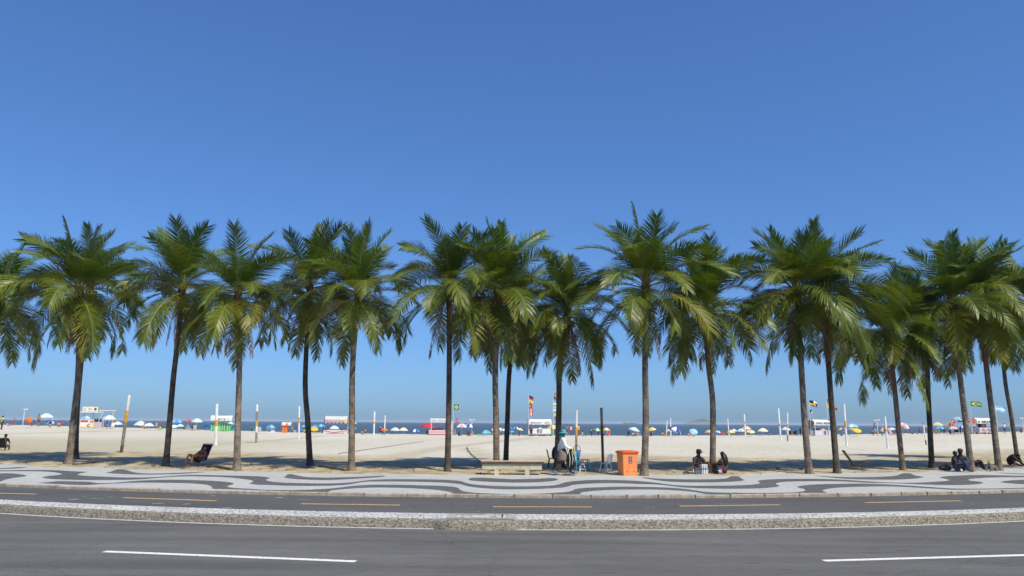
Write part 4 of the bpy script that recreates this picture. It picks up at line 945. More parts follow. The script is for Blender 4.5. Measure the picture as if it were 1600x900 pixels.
# person in black on a dark chair
lc = hit(864, 731.5)
stool('black plastic chair under the seated person in black', lc, R_(90), PB, .46, .40, .36, name='plastic_chair')
person('person in black clothes hunched on a chair under the low-crowned palm', lc + Vector((.05, 0, .0)), R_(100), 'chair', 4, [('long_sleeves', C['black']), ('trousers', flat('cloth_olive', (58, 52, 42))), ('shoes', C['black'])], hat=None, near=True, group='people resting in the palm shade',
       J={**POSES['chair'], 'che': (0, -.08, .86), 'nec': (0, -.18, .98), 'hb': (0, -.25, 1.02), 'ht': (0, -.32, 1.12), **both(s=(.18, -.10, .92), e=(.25, -.16, .66), w=(.14, -.42, .62), h=(.10, -.48, .63))})

# walking vendor and the goods
v0 = at_z(881, 743.6, Z_PROM); v0.y = bA(v0.x) + .12; v0.z = Z_PROM + .02
person('walking vendor in white shirt and teal sun hat crossing the promenade edge', v0, R_(90), 'walk', 2, [('long_sleeves', C['white']), ('trousers', flat('cloth_umber', (78, 50, 40))), ('shoes', flat('cloth_sneaker', (96, 128, 178)))], hat=('brim', C['teal']), near=True, group=None, h=1.03)
vp = bpy.data.objects[[o.name for o in bpy.data.objects if o.get('label', '').startswith('walking vendor')][0]]
mb = MB(); mb.lathe([(.15, 1.0), (.19, .85), (.24, .62), (.235, .56), (.12, .565)], 14, (0, .02, 0), 1.0, .95); mb.build('apron', C['taupe'], vp, True)
mb = MB(); mb.lathe([(.06, 1.60), (.095, 1.55), (.12, 1.48), (.12, 1.42)], 12, (0, .04, 0), .9, 1.0); mb.build('neck_scarf', C['teal'], vp, True)
def held(name, label, cat, off): return thing(name, label, cat, v0 + Vector(off))
bg = held('shoulder_bag', 'black and white cloth bundle hanging in front of the vendor', 'bag', (.30, -.18, .55))
mb = MB(); mb.lathe([(.04, -.30), (.16, -.26), (.20, 0), (.17, .28), (.10, .46), (.03, .50)], 10, (0, 0, 0), .8, .6); mb.build('bag_body', C['black'], bg, True)
for q, a in enumerate((-.10, .02, .12)):
    MB().tube([(a, -.14, .42), (a + .05, -.17, .1), (a + .02, -.16, -.22 + .1 * q)], [.022, .035, .012], 6, True, .5).build('white_cloth', C['white'], bg)
MB().tube([(-.12, .05, .40), (-.22, .02, .86), (-.30, .0, .98)], .012, 5).build('strap', C['black'], bg)
bk = held('basket', 'blue striped basket carried at the vendor\'s side', 'basket', (.56, -.05, .80))
mb = MB(); mb.lathe([(.10, -.18), (.13, 0), (.16, .20), (.15, .2), (.10, -.12)], 14); mb.build('basket_body', C['blue'], bk, True)
for q in range(3): MB().lathe([(.125 + .014 * q, -.09 + .1 * q), (.135 + .014 * q, -.07 + .1 * q)], 14).build('light_stripe', C['sky'], bk)
MB().tube([(-.14, 0, .2), (-.11, 0, .36), (0, 0, .42), (.11, 0, .36), (.14, 0, .2)], .012, 5).build('handle', C['navy'], bk)
MB().lathe([(.11, -.46), (.17, -.36), (.17, -.22), (.10, -.185)], 12).build('dark_pouch', C['dgrey'], bk, True)
cb = held('cloth_bundle', 'green and yellow cloths hanging beside the blue basket', 'cloth', (.40, -.26, .55))
for q, (m, dx, l) in enumerate(((C['green'], 0, .80), (C['green'], .07, .66), (C['yellow'], .03, .20), (C['yellow'], -.06, .16), (C['cyan'], .05, .9))):
    MB().tube([(dx - .08, 0, .50), (dx, -.02, .52), (dx + .06, -.03 - .01 * q, .40 - l * .3), (dx + .05, -.02 - .01 * q, .40 - l)], [.02, .05, .045, .015], 6, True, .45).build('hanging_cloth', m, cb, True)

# man with cap and long-haired woman by the palm
mloc = hit(1092, 739.5)
person('man in dark shirt and cap sitting on the sand left of a palm', mloc, R_(24), 'sit', 3, [('shirt', flat('cloth_plum', (52, 34, 38))), ('shorts', flat('cloth_denim', (84, 96, 118)))], hat=('cap', C['black']), near=True, group='people resting in the palm shade', h=1.12,
       J={**POSES['sit'], 'kR': (-.42, -.20, .26), 'aR': (-.82, -.22, .07), 'tR': (-.95, -.30, .05), 'kL': (.22, -.34, .46), 'aL': (.20, -.40, .08), 'tL': (.24, -.54, .035)})
wloc = hit(1131, 740.5)
wp = person('woman with long black hair sitting on the sand right of a palm', wloc, R_(205), 'sit', 3, [('vest', flat('cloth_mauve', (110, 78, 74))), ('shorts', C['black'])], near=True, group='people resting in the palm shade', h=1.04)
MB().tube([(0, .0, .84), (0, .08, .78), (.0, .13, .62), (.0, .16, .45), (0, .15, .34)], [.05, .10, .13, .12, .05], 10, True, .5).build('long_hair', HAIR, wp, True)
def crate(name, label, cat, px, py, w, d, h, m, extra=None, rz=0.0):
    root = thing(name, label, cat, hit(px, py), rz); cbox(MB(), -w / 2, w / 2, -d / 2, d / 2, 0, h * .86, .015).build('box', m, root)
    cbox(MB(), -w / 2 - .012, w / 2 + .012, -d / 2 - .012, d / 2 + .012, h * .865, h, .012).build('lid', m if extra is None else extra, root); return root
cr = crate('cooler_box', 'white foam cooler box with blue tape beside the palm trunk', 'cooler', 1099.5, 740.5, .26, .26, .40, PW, None, .2)
for q in (-.06, .04): cbox(MB(), q - .018, q + .018, -.137, -.131, .02, .32, .001).build('blue_tape', C['blue'], cr)
cbox(MB(), -.136, .136, -.139, -.132, .20, .235, .001).build('blue_tape', C['navy'], cr)
cr2 = crate('carton', 'small grey carton between the man in the cap and the cooler box', 'box', 1090.5, 740.6, .24, .2, .24, flat('grey_board', (108, 112, 124)), None, -.2)
MB().lathe([(.035, 0), (.037, .16), (.016, .21), (.016, .25)], 10, (-.19, -.05, 0)).build('bottle', flat('bottle_pale', (190, 196, 200), .2), cr2, True)
cr3 = crate('painted_box', 'red, white and blue printed box beside the long-haired woman', 'box', 1124.5, 741, .22, .22, .36, C['dgrey'], C['dgrey'], .1)
for q, m in enumerate((C['red'], C['sky'], C['white'], C['red'], C['blue'])): cbox(MB(), -.10 + .04 * (q % 2), .10 - .03 * (q % 3), -.118, -.112, .02 + .056 * q, .068 + .056 * q, .001).build('printed_stripe', m, cr3)
# sitter at the left edge and sunbather on the recliner
lc = hit(5.5, 703.5)
beach_chair('dark folding beach chair at the left edge, seen from behind', lc, R_(188), C['maroon'], C['black'], POLE_G, .84)
person('person with short dark hair sitting in the chair at the left edge', lc + Vector((0, .0, -.20)), R_(188), 'chair', 3, [('shirt', C['black']), ('shorts', C['navy'])], near=True, group='people resting in the palm shade')
lc = hit(309, 727)
beach_chair('dark high-backed beach chair with coloured print under the reclining sunbather', lc, R_(-20), C['maroon'], flat('cloth_indigo', (40, 28, 66)), POLE_G, 1.0)
rp_ = person('sunbather reclining in the dark printed beach chair with one foot on the sand', lc + Vector((.02, 0, .12)), R_(-24), 'lounge', 1, [('vest', C['red']), ('shorts', flat('cloth_umber2', (66, 46, 46)))], near=True, group='people resting in the palm shade',
       J={**POSES['lounge'], 'che': (0, .20, .44), 'nec': (0, .30, .58), 'hb': (0, .34, .64), 'ht': (0, .40, .75), **both(s=(.18, .22, .50), e=(.30, .05, .34), w=(.26, -.15, .32), h=(.24, -.22, .32)), 'kL': (.16, -.46, .40), 'aL': (.16, -.62, -.05), 'tL': (.17, -.78, -.10), 'kR': (-.14, -.46, .42), 'aR': (-.14, -.66, -.02), 'tR': (-.15, -.82, -.08)})
for q, (m, x, y, z) in enumerate(((C['green'], .18, .02, .52), (C['green'], -.2, .2, .46), (C['pink'], .06, .2, .5))):
    MB().ball((x, y, z), .09, 6, (1.2, .8, .7)).build('towel_fold', m, rp_, True)

# wooden deck chair
lc = hit(1338, 733)
M_TEAK = mat('teak', srgb(150, 128, 100), .75, srgb(104, 84, 64), 4, 6, .2, stretch=(1, 6, 6))
dk = thing('deck_chair', 'empty wooden slatted deck chair standing in the shade', 'chair', lc, R_(78))
for sx_ in (-.27, .27):
    MB().tube([(sx_, -.52, .36), (sx_, .12, .22)], .02, 6).build('seat_rail', M_TEAK, dk)
    MB().tube([(sx_, .05, .12), (sx_, .52, .84)], .02, 6).build('back_rail', M_TEAK, dk)
    MB().tube([(sx_ * .95, -.40, 0), (sx_ * .95, .20, .36)], .018, 6).build('leg', M_TEAK, dk)
    MB().tube([(sx_ * .95, .34, 0), (sx_ * .95, -.22, .34)], .018, 6).build('leg', M_TEAK, dk)
for q in range(5): MB().box((-.20 + .10 * q, .29, .49), (.07, .012, .80), Matrix.Rotation(-math.atan2(.47, .72), 3, 'X')).build('back_slat', M_TEAK, dk)
for q in range(7): MB().box((0, -.50 + .09 * q, .375 - .0197 * q), (.56, .06, .014), Matrix.Rotation(-.21, 3, 'X')).build('seat_slat', M_TEAK, dk)
MB().box((0, .52, .85), (.58, .03, .06), Matrix.Rotation(-.58, 3, 'X')).build('head_rail', M_PD, dk)

# couple, bag, dog, person with pink towel at the right
GS = 'people resting in the palm shade'
person('person in dark clothes sitting on the sand, leaning against the other of the couple', hit(1494, 737), R_(50), 'sit', 4, [('shirt', C['black']), ('trousers', C['navy'])], near=True, group=GS, h=1.05)
person('person in dark cap and slate shirt, right half of the seated couple', hit(1503, 736), R_(-20), 'sit', 4, [('long_sleeves', flat('cloth_slate', (52, 54, 66))), ('trousers', C['navy']), ('shoes', C['white'])], hat=('cap', flat('cloth_russet', (64, 40, 34))), near=True, group=GS, h=1.14)
person('person in black sitting behind the ringed palm trunk beside the couple', hit(1517, 734.5), R_(75), 'sit', 4, [('long_sleeves', C['black']), ('trousers', C['black'])], near=True, group=GS, h=1.05)
bgq = thing('duffel_bag', 'brown and black duffel bag on the sand left of the couple', 'bag', hit(1477, 736), .1)
MB().tube([(-.30, 0, .10), (-.22, 0, .13), (0, 0, .16), (.22, 0, .13), (.30, 0, .10)], [.04, .12, .15, .12, .04], 10, True, .9).build('bag_body', C['black'], bgq, True)
MB().tube([(-.06, 0, .155), (.06, 0, .155), (.14, 0, .15)], [.155, .162, .14], 10, True, .92).build('brown_panel', C['brown'], bgq, True)
MB().tube([(-.12, -.05, .28), (-.06, -.05, .36), (.06, -.05, .36), (.12, -.05, .28)], .012, 5).build('handle', C['black'], bgq)
bb = person('person in black bent forward at the foot of the thin palm at right', hit(1577, 727.5), R_(60), 'sit', 4, [('long_sleeves', C['black']), ('trousers', C['black'])], near=True, group=GS, h=1.1,
       J={**POSES['sit'], 'che': (0, -.14, .44), 'nec': (0, -.27, .50), 'hb': (0, -.34, .50), 'ht': (0, -.44, .46), **both(s=(.18, -.16, .46), e=(.26, -.30, .30), w=(.20, -.50, .16), h=(.18, -.56, .12))})
tw_ = thing('beach_towel', 'pink and white towel on the sand beside the person in black at right', 'towel', hit(1592, 728), .2)
V = []; nx, ny = 12, 6
for i in range(nx):
    for j in range(ny): V.append((-.45 + .9 * i / (nx - 1), -.3 + .6 * j / (ny - 1), .05 + .05 * mnoise.noise((i * .6, j * .7, 2)) + .28 * max(0, 1 - i / 4) * (0.6 + .4 * math.sin(j))))
mb = MB(); mb.v = V
for i in range(nx - 1):
    for j in range(ny - 1): mb.f.append((i * ny + j, (i + 1) * ny + j, (i + 1) * ny + j + 1, i * ny + j + 1)); mb.m.append(1 if (i in (1, 2, 5)) else 0)
mb.build('cloth', [flat('towel_pink', (206, 74, 96)), C['white']], tw_, True)
# grey dog with pricked ears
dg_ = tag(bpy.data.objects.new('dog', None), 'small grey dog with pricked ears lying beside the leaning palm at right', 'dog'); COL.objects.link(dg_); dg_.location = hit(1550, 736); dg_.rotation_euler = (0, 0, R_(-60))
bm = bmesh.new(); sk = bm.verts.layers.skin.verify()
DJ = [((0, .30, .13), .09), ((0, .12, .17), .11), ((0, -.08, .19), .10), ((0, -.16, .30), .065), ((0, -.20, .40), .065), ((0, -.29, .385), .035), ((0, -.34, .375), .022), ((.09, -.18, .10), .04), ((.09, -.32, .035), .03), ((-.09, -.18, .10), .04), ((-.09, -.32, .035), .03), ((.12, .24, .10), .06), ((.15, .10, .04), .035), ((-.12, .24, .10), .06), ((-.15, .10, .04), .035), ((.02, .44, .06), .025), ((.10, .54, .03), .015)]
vv = []
for i, (c, r_) in enumerate(DJ): v = bm.verts.new(c); v[sk].radius = (r_, r_); v[sk].use_root = i == 1; vv.append(v)
for a, b in ((0, 1), (1, 2), (2, 3), (3, 4), (4, 5), (5, 6), (2, 7), (7, 8), (2, 9), (9, 10), (0, 11), (11, 12), (0, 13), (13, 14), (0, 15), (15, 16)): bm.edges.new((vv[a], vv[b]))
me = bpy.data.meshes.new('t'); bm.to_mesh(me); bm.free(); o = bpy.data.objects.new('t', me); COL.objects.link(o); o.modifiers.new('s', 'SKIN'); o.modifiers.new('u', 'SUBSURF').levels = 1
dgr = bpy.context.evaluated_depsgraph_get(); dgr.update(); me2 = bpy.data.meshes.new_from_object(o.evaluated_get(dgr)); bpy.data.objects.remove(o)
me2.materials.clear(); me2.materials.append(mat('dog_fur', srgb(122, 114, 102), .9, srgb(84, 76, 66), 14, 5, .3)); me2.polygons.foreach_set('use_smooth', [True] * len(me2.polygons)); put('body', me2, dg_)
for sx_ in (-1, 1): MB().tube([(sx_ * .04, -.18, .44), (sx_ * .055, -.175, .51), (sx_ * .065, -.17, .57)], [.032, .026, .004], 6, True, .5).build('ear', MATS['dog_fur'], dg_, True)
# pigeons on the sand
def pigeon(label, px, py, rz):
    t = thing('pigeon', label, 'bird', hit(px, py), rz, 'pigeons on the shaded sand'); t.scale = (.75,) * 3; m = flat('pigeon_grey', (44, 44, 50))
    MB().tube([(0, .20, .11), (0, .12, .12), (0, 0, .13), (0, -.09, .16), (0, -.11, .21), (0, -.15, .225)], [.012, .035, .058, .04, .028, .006], 8).build('body', m, t, True)
    for sx_ in (-.02, .02): MB().tube([(sx_, -.01, 0), (sx_, 0, .09)], .006, 5).build('leg', flat('pigeon_leg', (150, 70, 60)), t)
    for sx_ in (-.055, .055): MB().tube([(sx_, -.05, .14), (sx_ * 1.05, .06, .13), (sx_ * .6, .19, .115)], [.02, .034, .006], 6, True, .35).build('wing', m, t, True)
pigeon('dark pigeon standing in the shade right of the long-haired woman', 1215, 735, R_(-140)); pigeon('dark pigeon at the foot of the lit trunk near stall 81', 1252.5, 736, R_(90))
def flyer(label, px, py, D, span, bank, rz):
    t = thing('flying_bird', label, 'bird', at_y(px, py, D), rz, 'birds in the sky'); t.rotation_euler = (0, bank, rz); m = flat('bird_black', (40, 42, 50))
    MB().tube([(0, .2 * span, 0), (0, .08 * span, .01), (0, -.1 * span, 0), (0, -.2 * span, -.01)], [.004, .03 * span, .035 * span, .008], 6).build('body', m, t, True)
    for sx_ in (-1, 1): MB().tube([(0, 0, .01), (sx_ * .25 * span, -.06 * span, .05 * span), (sx_ * .5 * span, .06 * span, .02 * span)], [.05 * span, .04 * span, .004], 6, True, .15).build('wing', m, t, True)
flyer('small dark bird flying high at the upper left', 107, 206, 90, .45, .2, 1.4); flyer('dark bird gliding above the palms at the left', 279, 338, 70, .5, .5, 1.2)
# ropes and hose on the sand
def rope(name, label, cat, pts, r_, m, n=8):
    W_ = [hit(*p) for p in pts]; base = W_[0].copy(); P_ = []
    for i in range(len(W_) - 1):
        for j in range(n):
            q = W_[i].lerp(W_[i + 1], j / n); q.x += .04 * mnoise.noise((i * 3 + j * .7, 1, 0)); q.z = terr(q.x, q.y) + r_ * .8 + .02; P_.append(q - base)
    o = MB().tube(P_, r_, 6).build(name, m); o.location = base; tag(o, label, cat)
rope('court_rope', 'thin dark rope laid across the sand right of the purple banner tent', 'rope', [(528, 709.5), (560, 705), (600, 699), (640, 693), (665, 690)], .022, flat('rope_grey', (120, 112, 100)))
rope('garden_hose', 'dark hose lying on the sand left of the bench', 'hose', [(729, 699), (732, 705), (737, 711), (744, 717), (752, 724)], .03, flat('hose_grey', (92, 86, 92)))
rope('palm_root', 'dark exposed root running from the straight grey palm', 'root', [(322, 730.5), (338, 731), (350, 733), (362, 735)], .05, M_PD)
rope('fallen_stalk', 'dark fallen palm stalk on the sand before the pale grey palm', 'stalk', [(498, 729.5), (512, 731.5), (525, 734), (541, 737)], .045, M_PD)
rope('driftwood_stick', 'crooked stick on the sand right of the leftmost palm', 'stick', [(113, 726.5), (126, 726.5), (140, 724.5), (152, 723.5), (163, 723)], .035, M_PD)
# litter of dry leaves, husks and twigs
mb = MB(); rl = random.Random(5)
for q in range(650):
    X = rl.uniform(-27, 27); Y = bA(X) + abs(rl.gauss(0, 3.2)) + .2; z = terr(X, Y) + .02
    a = rl.uniform(0, 6.28); l = rl.choice((.04, .05, .07, .10, .16)) * rl.uniform(.6, 1.2); w = l * rl.uniform(.08, .35)
    d = Vector((math.cos(a), math.sin(a), rl.uniform(-.05, .25))) * l; n_ = Vector((-math.sin(a), math.cos(a), 0)) * w; c = Vector((X, Y, z))
    mb.mat(rl.randint(0, 2)); mb.add([c - d, c + n_, c + d, c - n_, c + Vector((0, 0, w * .6 + .01))], [(0, 1, 4), (1, 2, 4), (2, 3, 4), (3, 0, 4)])
o = mb.build('leaf_litter', [flat('litter_brown', (138, 108, 74)), flat('litter_tan', (160, 132, 90)), flat('litter_dark', (96, 78, 58))]); o['kind'] = 'stuff'; o['label'] = 'dry leaves and twigs scattered over the sand under the palms'; o['category'] = 'litter'
# ------------------------------------------------------------------ the beach front: stalls
def rel(root_loc, s, cx, base):
    return lambda px, py: ((px - cx) / s, (base - py) / s)
class Stall:
    def __init__(s, label, cx, base, D=119.0):
        p = at_y(cx, base, D); g = terr(p.x, D); s.s = ppm(Vector((p.x, D, g))); s.cx = cx; s.base = base
        s.D = D; s.z0 = g
        s.root = thing('beach_stall', label, 'stall', (p.x, D, g - 0.02), 0, 'drink stalls along the beach')
    def X(s, px): return (px - s.cx) / s.s
    def Z(s, py): return (s.base - py) / s.s
    def panel(s, name, x0, y0, x1, y1, m, y=0.0, t=0.06, skew=0.0):
        X0, X1, Z0, Z1 = s.X(x0), s.X(x1), s.Z(y1), s.Z(y0)
        return MB().box(((X0 + X1) / 2, y, (Z0 + Z1) / 2), (abs(X1 - X0), t, abs(Z1 - Z0)), Matrix.Rotation(skew, 3, 'Y') if skew else None).build(name, m, s.root)
    def bar(s, name, a, b, r, m, y=0.0, y2=None):
        return MB().tube([(s.X(a[0]), y, s.Z(a[1])), (s.X(b[0]), y if y2 is None else y2, s.Z(b[1]))], r, 6).build(name, m, s.root)
    def awning(s, name, x0, yt, x1, yb, m, d=1.8, y=-0.9, front=None):
        """pitched cloth roof with a hanging front valance"""
        X0, X1, Z0, Z1 = s.X(x0), s.X(x1), s.Z(yb), s.Z(yt); n = 10; V = []; sec = [(y, Z0), (y - .01, Z0 + (Z1 - Z0) * .55), (y + d * .35, Z1), (y + d, Z0 + (Z1 - Z0) * .45)]
        for i in range(n + 1):
            u = i / n
            for j, (yy, zz) in enumerate(sec): V.append((X0 + (X1 - X0) * u, yy + .02 * math.sin(u * 19 + j), zz - .05 * (4 * u * (1 - u)) * (j == 2) + (.03 * math.sin(u * 23) if j == 0 else 0)))
        Fc = [(i * 4 + j, (i + 1) * 4 + j, (i + 1) * 4 + j + 1, i * 4 + j + 1) for i in range(n) for j in range(3)]
        mb = MB(); mb.add(V, Fc); o = mb.build(name, m, s.root, False); o.modifiers.new('t', 'SOLIDIFY').thickness = .02; return o
    def strokes(s, name, x0, y0, x1, y1, m, n, y, seed, parent=None):
        """unreadable painted lettering: small uneven strokes, each its own piece of paint"""
        r = random.Random(seed); X0, X1, Z0, Z1 = s.X(x0), s.X(x1), s.Z(y1), s.Z(y0); w = (X1 - X0) / n; mb = MB()
        for i in range(n):
            if r.random() < .12: continue
            c = X0 + w * (i + .5); h = (Z1 - Z0) * r.uniform(.75, 1); zc = (Z0 + Z1) / 2; k_ = r.randint(0, 2); t = w * .22
            P_ = [[(-.3, -.5), (-.3, .5), (.3, .1), (.3, -.5)], [(.3, .5), (-.3, .4), (-.3, -.4), (.3, -.5)], [(-.3, .5), (0, -.5), (.3, .5)]][k_]
            mb.tube([(c + a * w, y, zc + b * h) for a, b in P_], t, 4, True, .3)
        o = mb.build(name, m, s.root); o['kind'] = 'stuff'; return o
    def number(s, txt, cx, cy, h, m, y):
        cu = bpy.data.curves.new('number', 'FONT'); cu.body = txt; cu.size = h; cu.align_x = 'CENTER'; cu.align_y = 'CENTER'; cu.extrude = .006; cu.offset = .012; cu.space_character = 1.15
        o = bpy.data.objects.new('number', cu); COL.objects.link(o); dg = bpy.context.evaluated_depsgraph_get(); dg.update()
        me = bpy.data.meshes.new_from_object(o.evaluated_get(dg)); bpy.data.objects.remove(o); me.materials.clear(); me.materials.append(m)
        q = put('number_sign', me, s.root, (s.X(cx), y, s.Z(cy)), (PI / 2, 0, 0)); q['label'] = 'painted number ' + txt; return q
SW = flat('stall_white', (232, 232, 228)); SY = flat('stall_yellow', (238, 222, 130)); SYB = flat('stall_yellow_bright', (240, 206, 60)); SG = flat('stall_green', (70, 168, 84)); SGR = flat('stall_grey', (150, 148, 150)); SLG = flat('stall_lilac', (196, 182, 196)); SP = flat('stall_purple', (92, 74, 150)); SR = flat('stall_red', (206, 62, 56)); SB = flat('stall_black', (34, 32, 36)); SBL = flat('stall_blue', (44, 74, 160)); SMR = flat('stall_maroon', (116, 36, 42)); SPK = flat('stall_pinkish', (226, 212, 214)); SBR = flat('stall_brown', (116, 88, 62))
# 1: yellow stall at the left
k1 = Stall('yellow and white stall with a signboard on its roof behind the leftmost palms', 148, 668)
k1.panel('counter', 124, 655, 144.5, 667.5, SW); k1.panel('red_panel', 125, 656, 137, 658.5, SR, -.05, .04); k1.panel('yellow_side', 144.6, 655, 146, 667.5, SYB, 0, .08)
k1.panel('counter_side', 146.1, 658.5, 158.5, 667.5, SLG, .05); k1.panel('yellow_skirt', 125, 665.8, 144, 667.6, SYB, -.06, .03)
for q in (140.5, 143.0): k1.panel('red_mark', q, 656.2, q + 1.6, 659.5, SR, -.055, .03)
MB().lathe([(.26, -.02), (.26, .02)], 16, (k1.X(139), -.08, k1.Z(664)), M=Matrix.Rotation(R_(90), 3, 'X')).build('round_emblem', SB, k1.root)
MB().lathe([(.17, -.02), (.17, .02)], 16, (k1.X(139.8), -.11, k1.Z(664)), M=Matrix.Rotation(R_(90), 3, 'X')).build('emblem_centre', SW, k1.root)
k1.panel('sign_frame', 126, 635, 150, 642.3, SY, -.02, .06); k1.panel('sign_board', 127, 636, 149, 641.3, SW, -.07, .04); k1.strokes('sign_lettering', 128.5, 637, 141, 640.6, flat('sign_lilac', (140, 136, 176)), 7, -.1, 3)
MB().ball((k1.X(146.5), -.1, k1.Z(638.6)), .22, 7, (1, .3, 1)).build('painted_fruit', SBR, k1.root)
k1.panel('roof_beam', 125, 642.6, 154, 644.0, SW, .3, 1.4); k1.panel('roof_beam', 150, 640.2, 176, 641.2, SW, .5, .1)
for x_, y0_ in ((127.5, 643), (142, 643), (160.3, 655), (174, 640)): k1.bar('post', (x_, y0_), (x_, 668.3), .05, SYB if x_ > 150 else SGR, .3 if x_ < 150 else .1)
k1.bar('strut', (158, 643), (152.5, 658), .04, SW, .1)
for q, m in ((145.5, SB), (149, SB), (152, SBR), (154.5, SB)): MB().lathe([(.12, 0), (.14, .3), (.06, .5), (.03, .62)], 8, (k1.X(q), .3, k1.Z(658.4))).build('bottle_crate', m, k1.root)
# 2: green stall
k2 = Stall('green striped stall with white banner behind the white post with yellow band', 346, 673.5)
k2.awning('banner', 329.5, 649, 363, 657, SW, .5, -.5); k2.strokes('banner_lettering', 341, 653, 352.5, 656, flat('sign_green', (52, 92, 60)), 6, -.56, 5)
for q in range(4):
    x_ = 328.5 + q * 8.2; k2.panel('counter_panel', x_, 661.5, x_ + 7.9, 672.8, SG if q != 1 else flat('stall_lime', (120, 196, 112)), 0, .05)
    k2.panel('light_stripe', x_ + 1.4, 662, x_ + 2.4, 672.3, flat('stall_mint', (188, 224, 184)), -.04, .03); k2.panel('light_stripe', x_ + 5, 662, x_ + 5.8, 672.3, flat('stall_mint', (188, 224, 184)), -.04, .03)
for x_ in (334, 365.5): k2.bar('post', (x_, 650), (x_, 674), .06, SBL if x_ < 340 else SGR, .35)
k2.panel('side_screen', 364, 652, 367.5, 666, SG, .4); k2.panel('cyan_crate', 365.5, 668, 368, 674.5, C['cyan'], -.2, .3)
# 3: purple banner tent
k3 = Stall('tent with white, yellow and purple banner and low pale counter', 524, 678)
k3.panel('banner_top', 507, 650.8, 542, 656, SW, -.1, .04); k3.panel('banner_lower', 507.2, 656.1, 541.5, 662, SLG, -.1, .04)
k3.strokes('banner_lettering', 508, 656.6, 538, 660.2, SYB, 15, -.13, 8); k3.panel('yellow_emblem', 537.5, 656.6, 540.8, 661.5, SYB, -.14, .03)
for q in (510, 516, 522, 528, 534): k3.panel('purple_square', q, 660.4, q + 3.4, 661.9, SP, -.14, .03)
k3.bar('post', (507, 650), (504, 678.3), .05, SB, -.05); k3.bar('post', (542, 650), (543, 678.3), .045, SGR, -.05); k3.bar('post', (509, 652), (508, 678.3), .04, SGR, 1.6); k3.bar('post', (540, 652), (541, 678.3), .04, SGR, 1.6)
k3.awning('roof_cloth', 507, 650.4, 542, 651.6, SW, 1.8, -.06)
k3.panel('counter', 505.5, 672, 543, 677.8, SPK, .05, .4)
for q, (a, b) in enumerate((((506, 673), (526, 676.5)), ((524, 675.5), (542, 672.8)), ((510, 677), (538, 676.5)))): k3.bar('counter_stripe', a, b, .03, SR if q < 2 else SBR, -.17)
# 4: white counter stall
k4 = Stall('stall with plain white banner and striped counter beside the red parasol', 686, 681)
k4.panel('banner', 672, 655.3, 704, 661.2, SW, -.1, .04); k4.strokes('banner_lettering', 674, 657.2, 696, 659.6, SLG, 11, -.14, 9)
for x_ in (673.5, 705): k4.bar('post', (x_, 655), (x_, 681.3), .05, SW, -.02)
k4.bar('post', (676, 656), (676, 681.3), .04, SGR, 1.5); k4.bar('post', (702, 656), (702, 681.3), .04, SGR, 1.5)
k4.panel('counter', 670.3, 673.2, 696.5, 680.3, SPK, 0, .5); k4.panel('cool_box', 682, 669.8, 692, 673.1, SMR, .05, .4); k4.panel('dark_box', 674.5, 670.6, 681, 673.1, SB, .1, .4)
k4.panel('counter_stripe', 671, 679, 696, 680.1, SR, -.27, .03); k4.panel('counter_stripe', 671, 675.6, 696, 676.1, SR, -.27, .03); k4.panel('side_cloth', 703.5, 660, 706.3, 679, SW, .3, .8)
# 5: stall 80
k5 = Stall('white stall numbered 80 with two poles of flags', 844, 683.5)
k5.awning('awning', 826, 657.5, 861.5, 666, SW, 1.9, -1.0); k5.strokes('awning_lettering', 829, 661.4, 848, 664.2, SLG, 9, -1.05, 11); k5.strokes('awning_ornament', 851, 660.6, 859.5, 664.5, flat('sign_citron', (206, 206, 96)), 4, -1.05, 12)
for x_ in (824.5, 862): k5.bar('post', (x_, 657), (x_, 684), .05, SGR, -.8); k5.bar('post', (x_ + 1, 658), (x_ + 1, 684), .04, SGR, .9)
k5.panel('counter', 832, 671.8, 861.5, 680, SW, -.6, .06); k5.panel('counter_wing', 825.5, 672.5, 827.5, 680.5, SW, -.5, .06); k5.number('80', 842.8, 676.2, .82, SB, -.645)
k5.panel('shelf_edge', 824.5, 680.3, 862, 681.6, SGR, -.5, .3)
rr5 = random.Random(4)
for q in range(12): k5.panel('crate', 825 + q * 3.05, 681.8 + rr5.uniform(-.2, .4), 827.6 + q * 3.05, 683.6, [SB, SMR, SB, SR, SGR, SB][q % 6], -.45 + rr5.uniform(-.1, .1), .4)
k5.panel('green_panel', 863, 673, 865.8, 681.5, SG, -.4, .05); k5.panel('pink_cloth', 860.8, 669, 863, 676, C['pink'], -.65, .04)
# 6: stall 81
k6 = Stall('white stall numbered 81 between two palm trunks', 1283, 680.5)
k6.awning('awning', 1269.5, 655.2, 1301.5, 664, SW, 1.9, -1.0); k6.strokes('awning_lettering', 1272.5, 659.4, 1296, 662.2, flat('sign_slate', (96, 104, 120)), 12, -1.05, 13); k6.panel('blue_mark', 1297, 660.8, 1299.3, 662.6, C['cyan'], -1.04, .03)
for x_ in (1271, 1300): k6.bar('post', (x_, 656), (x_, 681), .045, SW, -.85); k6.bar('post', (x_ + .6, 657), (x_ + .6, 681), .04, SGR, .9)
k6.panel('counter', 1271.5, 672, 1301, 680, flat('stall_cool_white', (214, 210, 222)), -.6, .06); k6.panel('side_panel', 1264, 672.3, 1271.3, 680, SGR, -.5, .06); k6.number('81', 1289, 676.0, .86, flat('number_blue', (58, 64, 130)), -.645)
for q, (x_, y0_, y1_) in enumerate(((1262.6, 657, 667), (1265, 656, 671), (1267.6, 657, 668), (1269.4, 658.5, 664))): MB().lathe([(.03, k6.Z(y1_)), (.16, k6.Z(y1_) + .15), (.15, k6.Z(y0_) - .1), (.03, k6.Z(y0_))], 8, (k6.X(x_), -.5, 0)).build('hanging_goods', SB if q % 2 else SBR, k6.root)
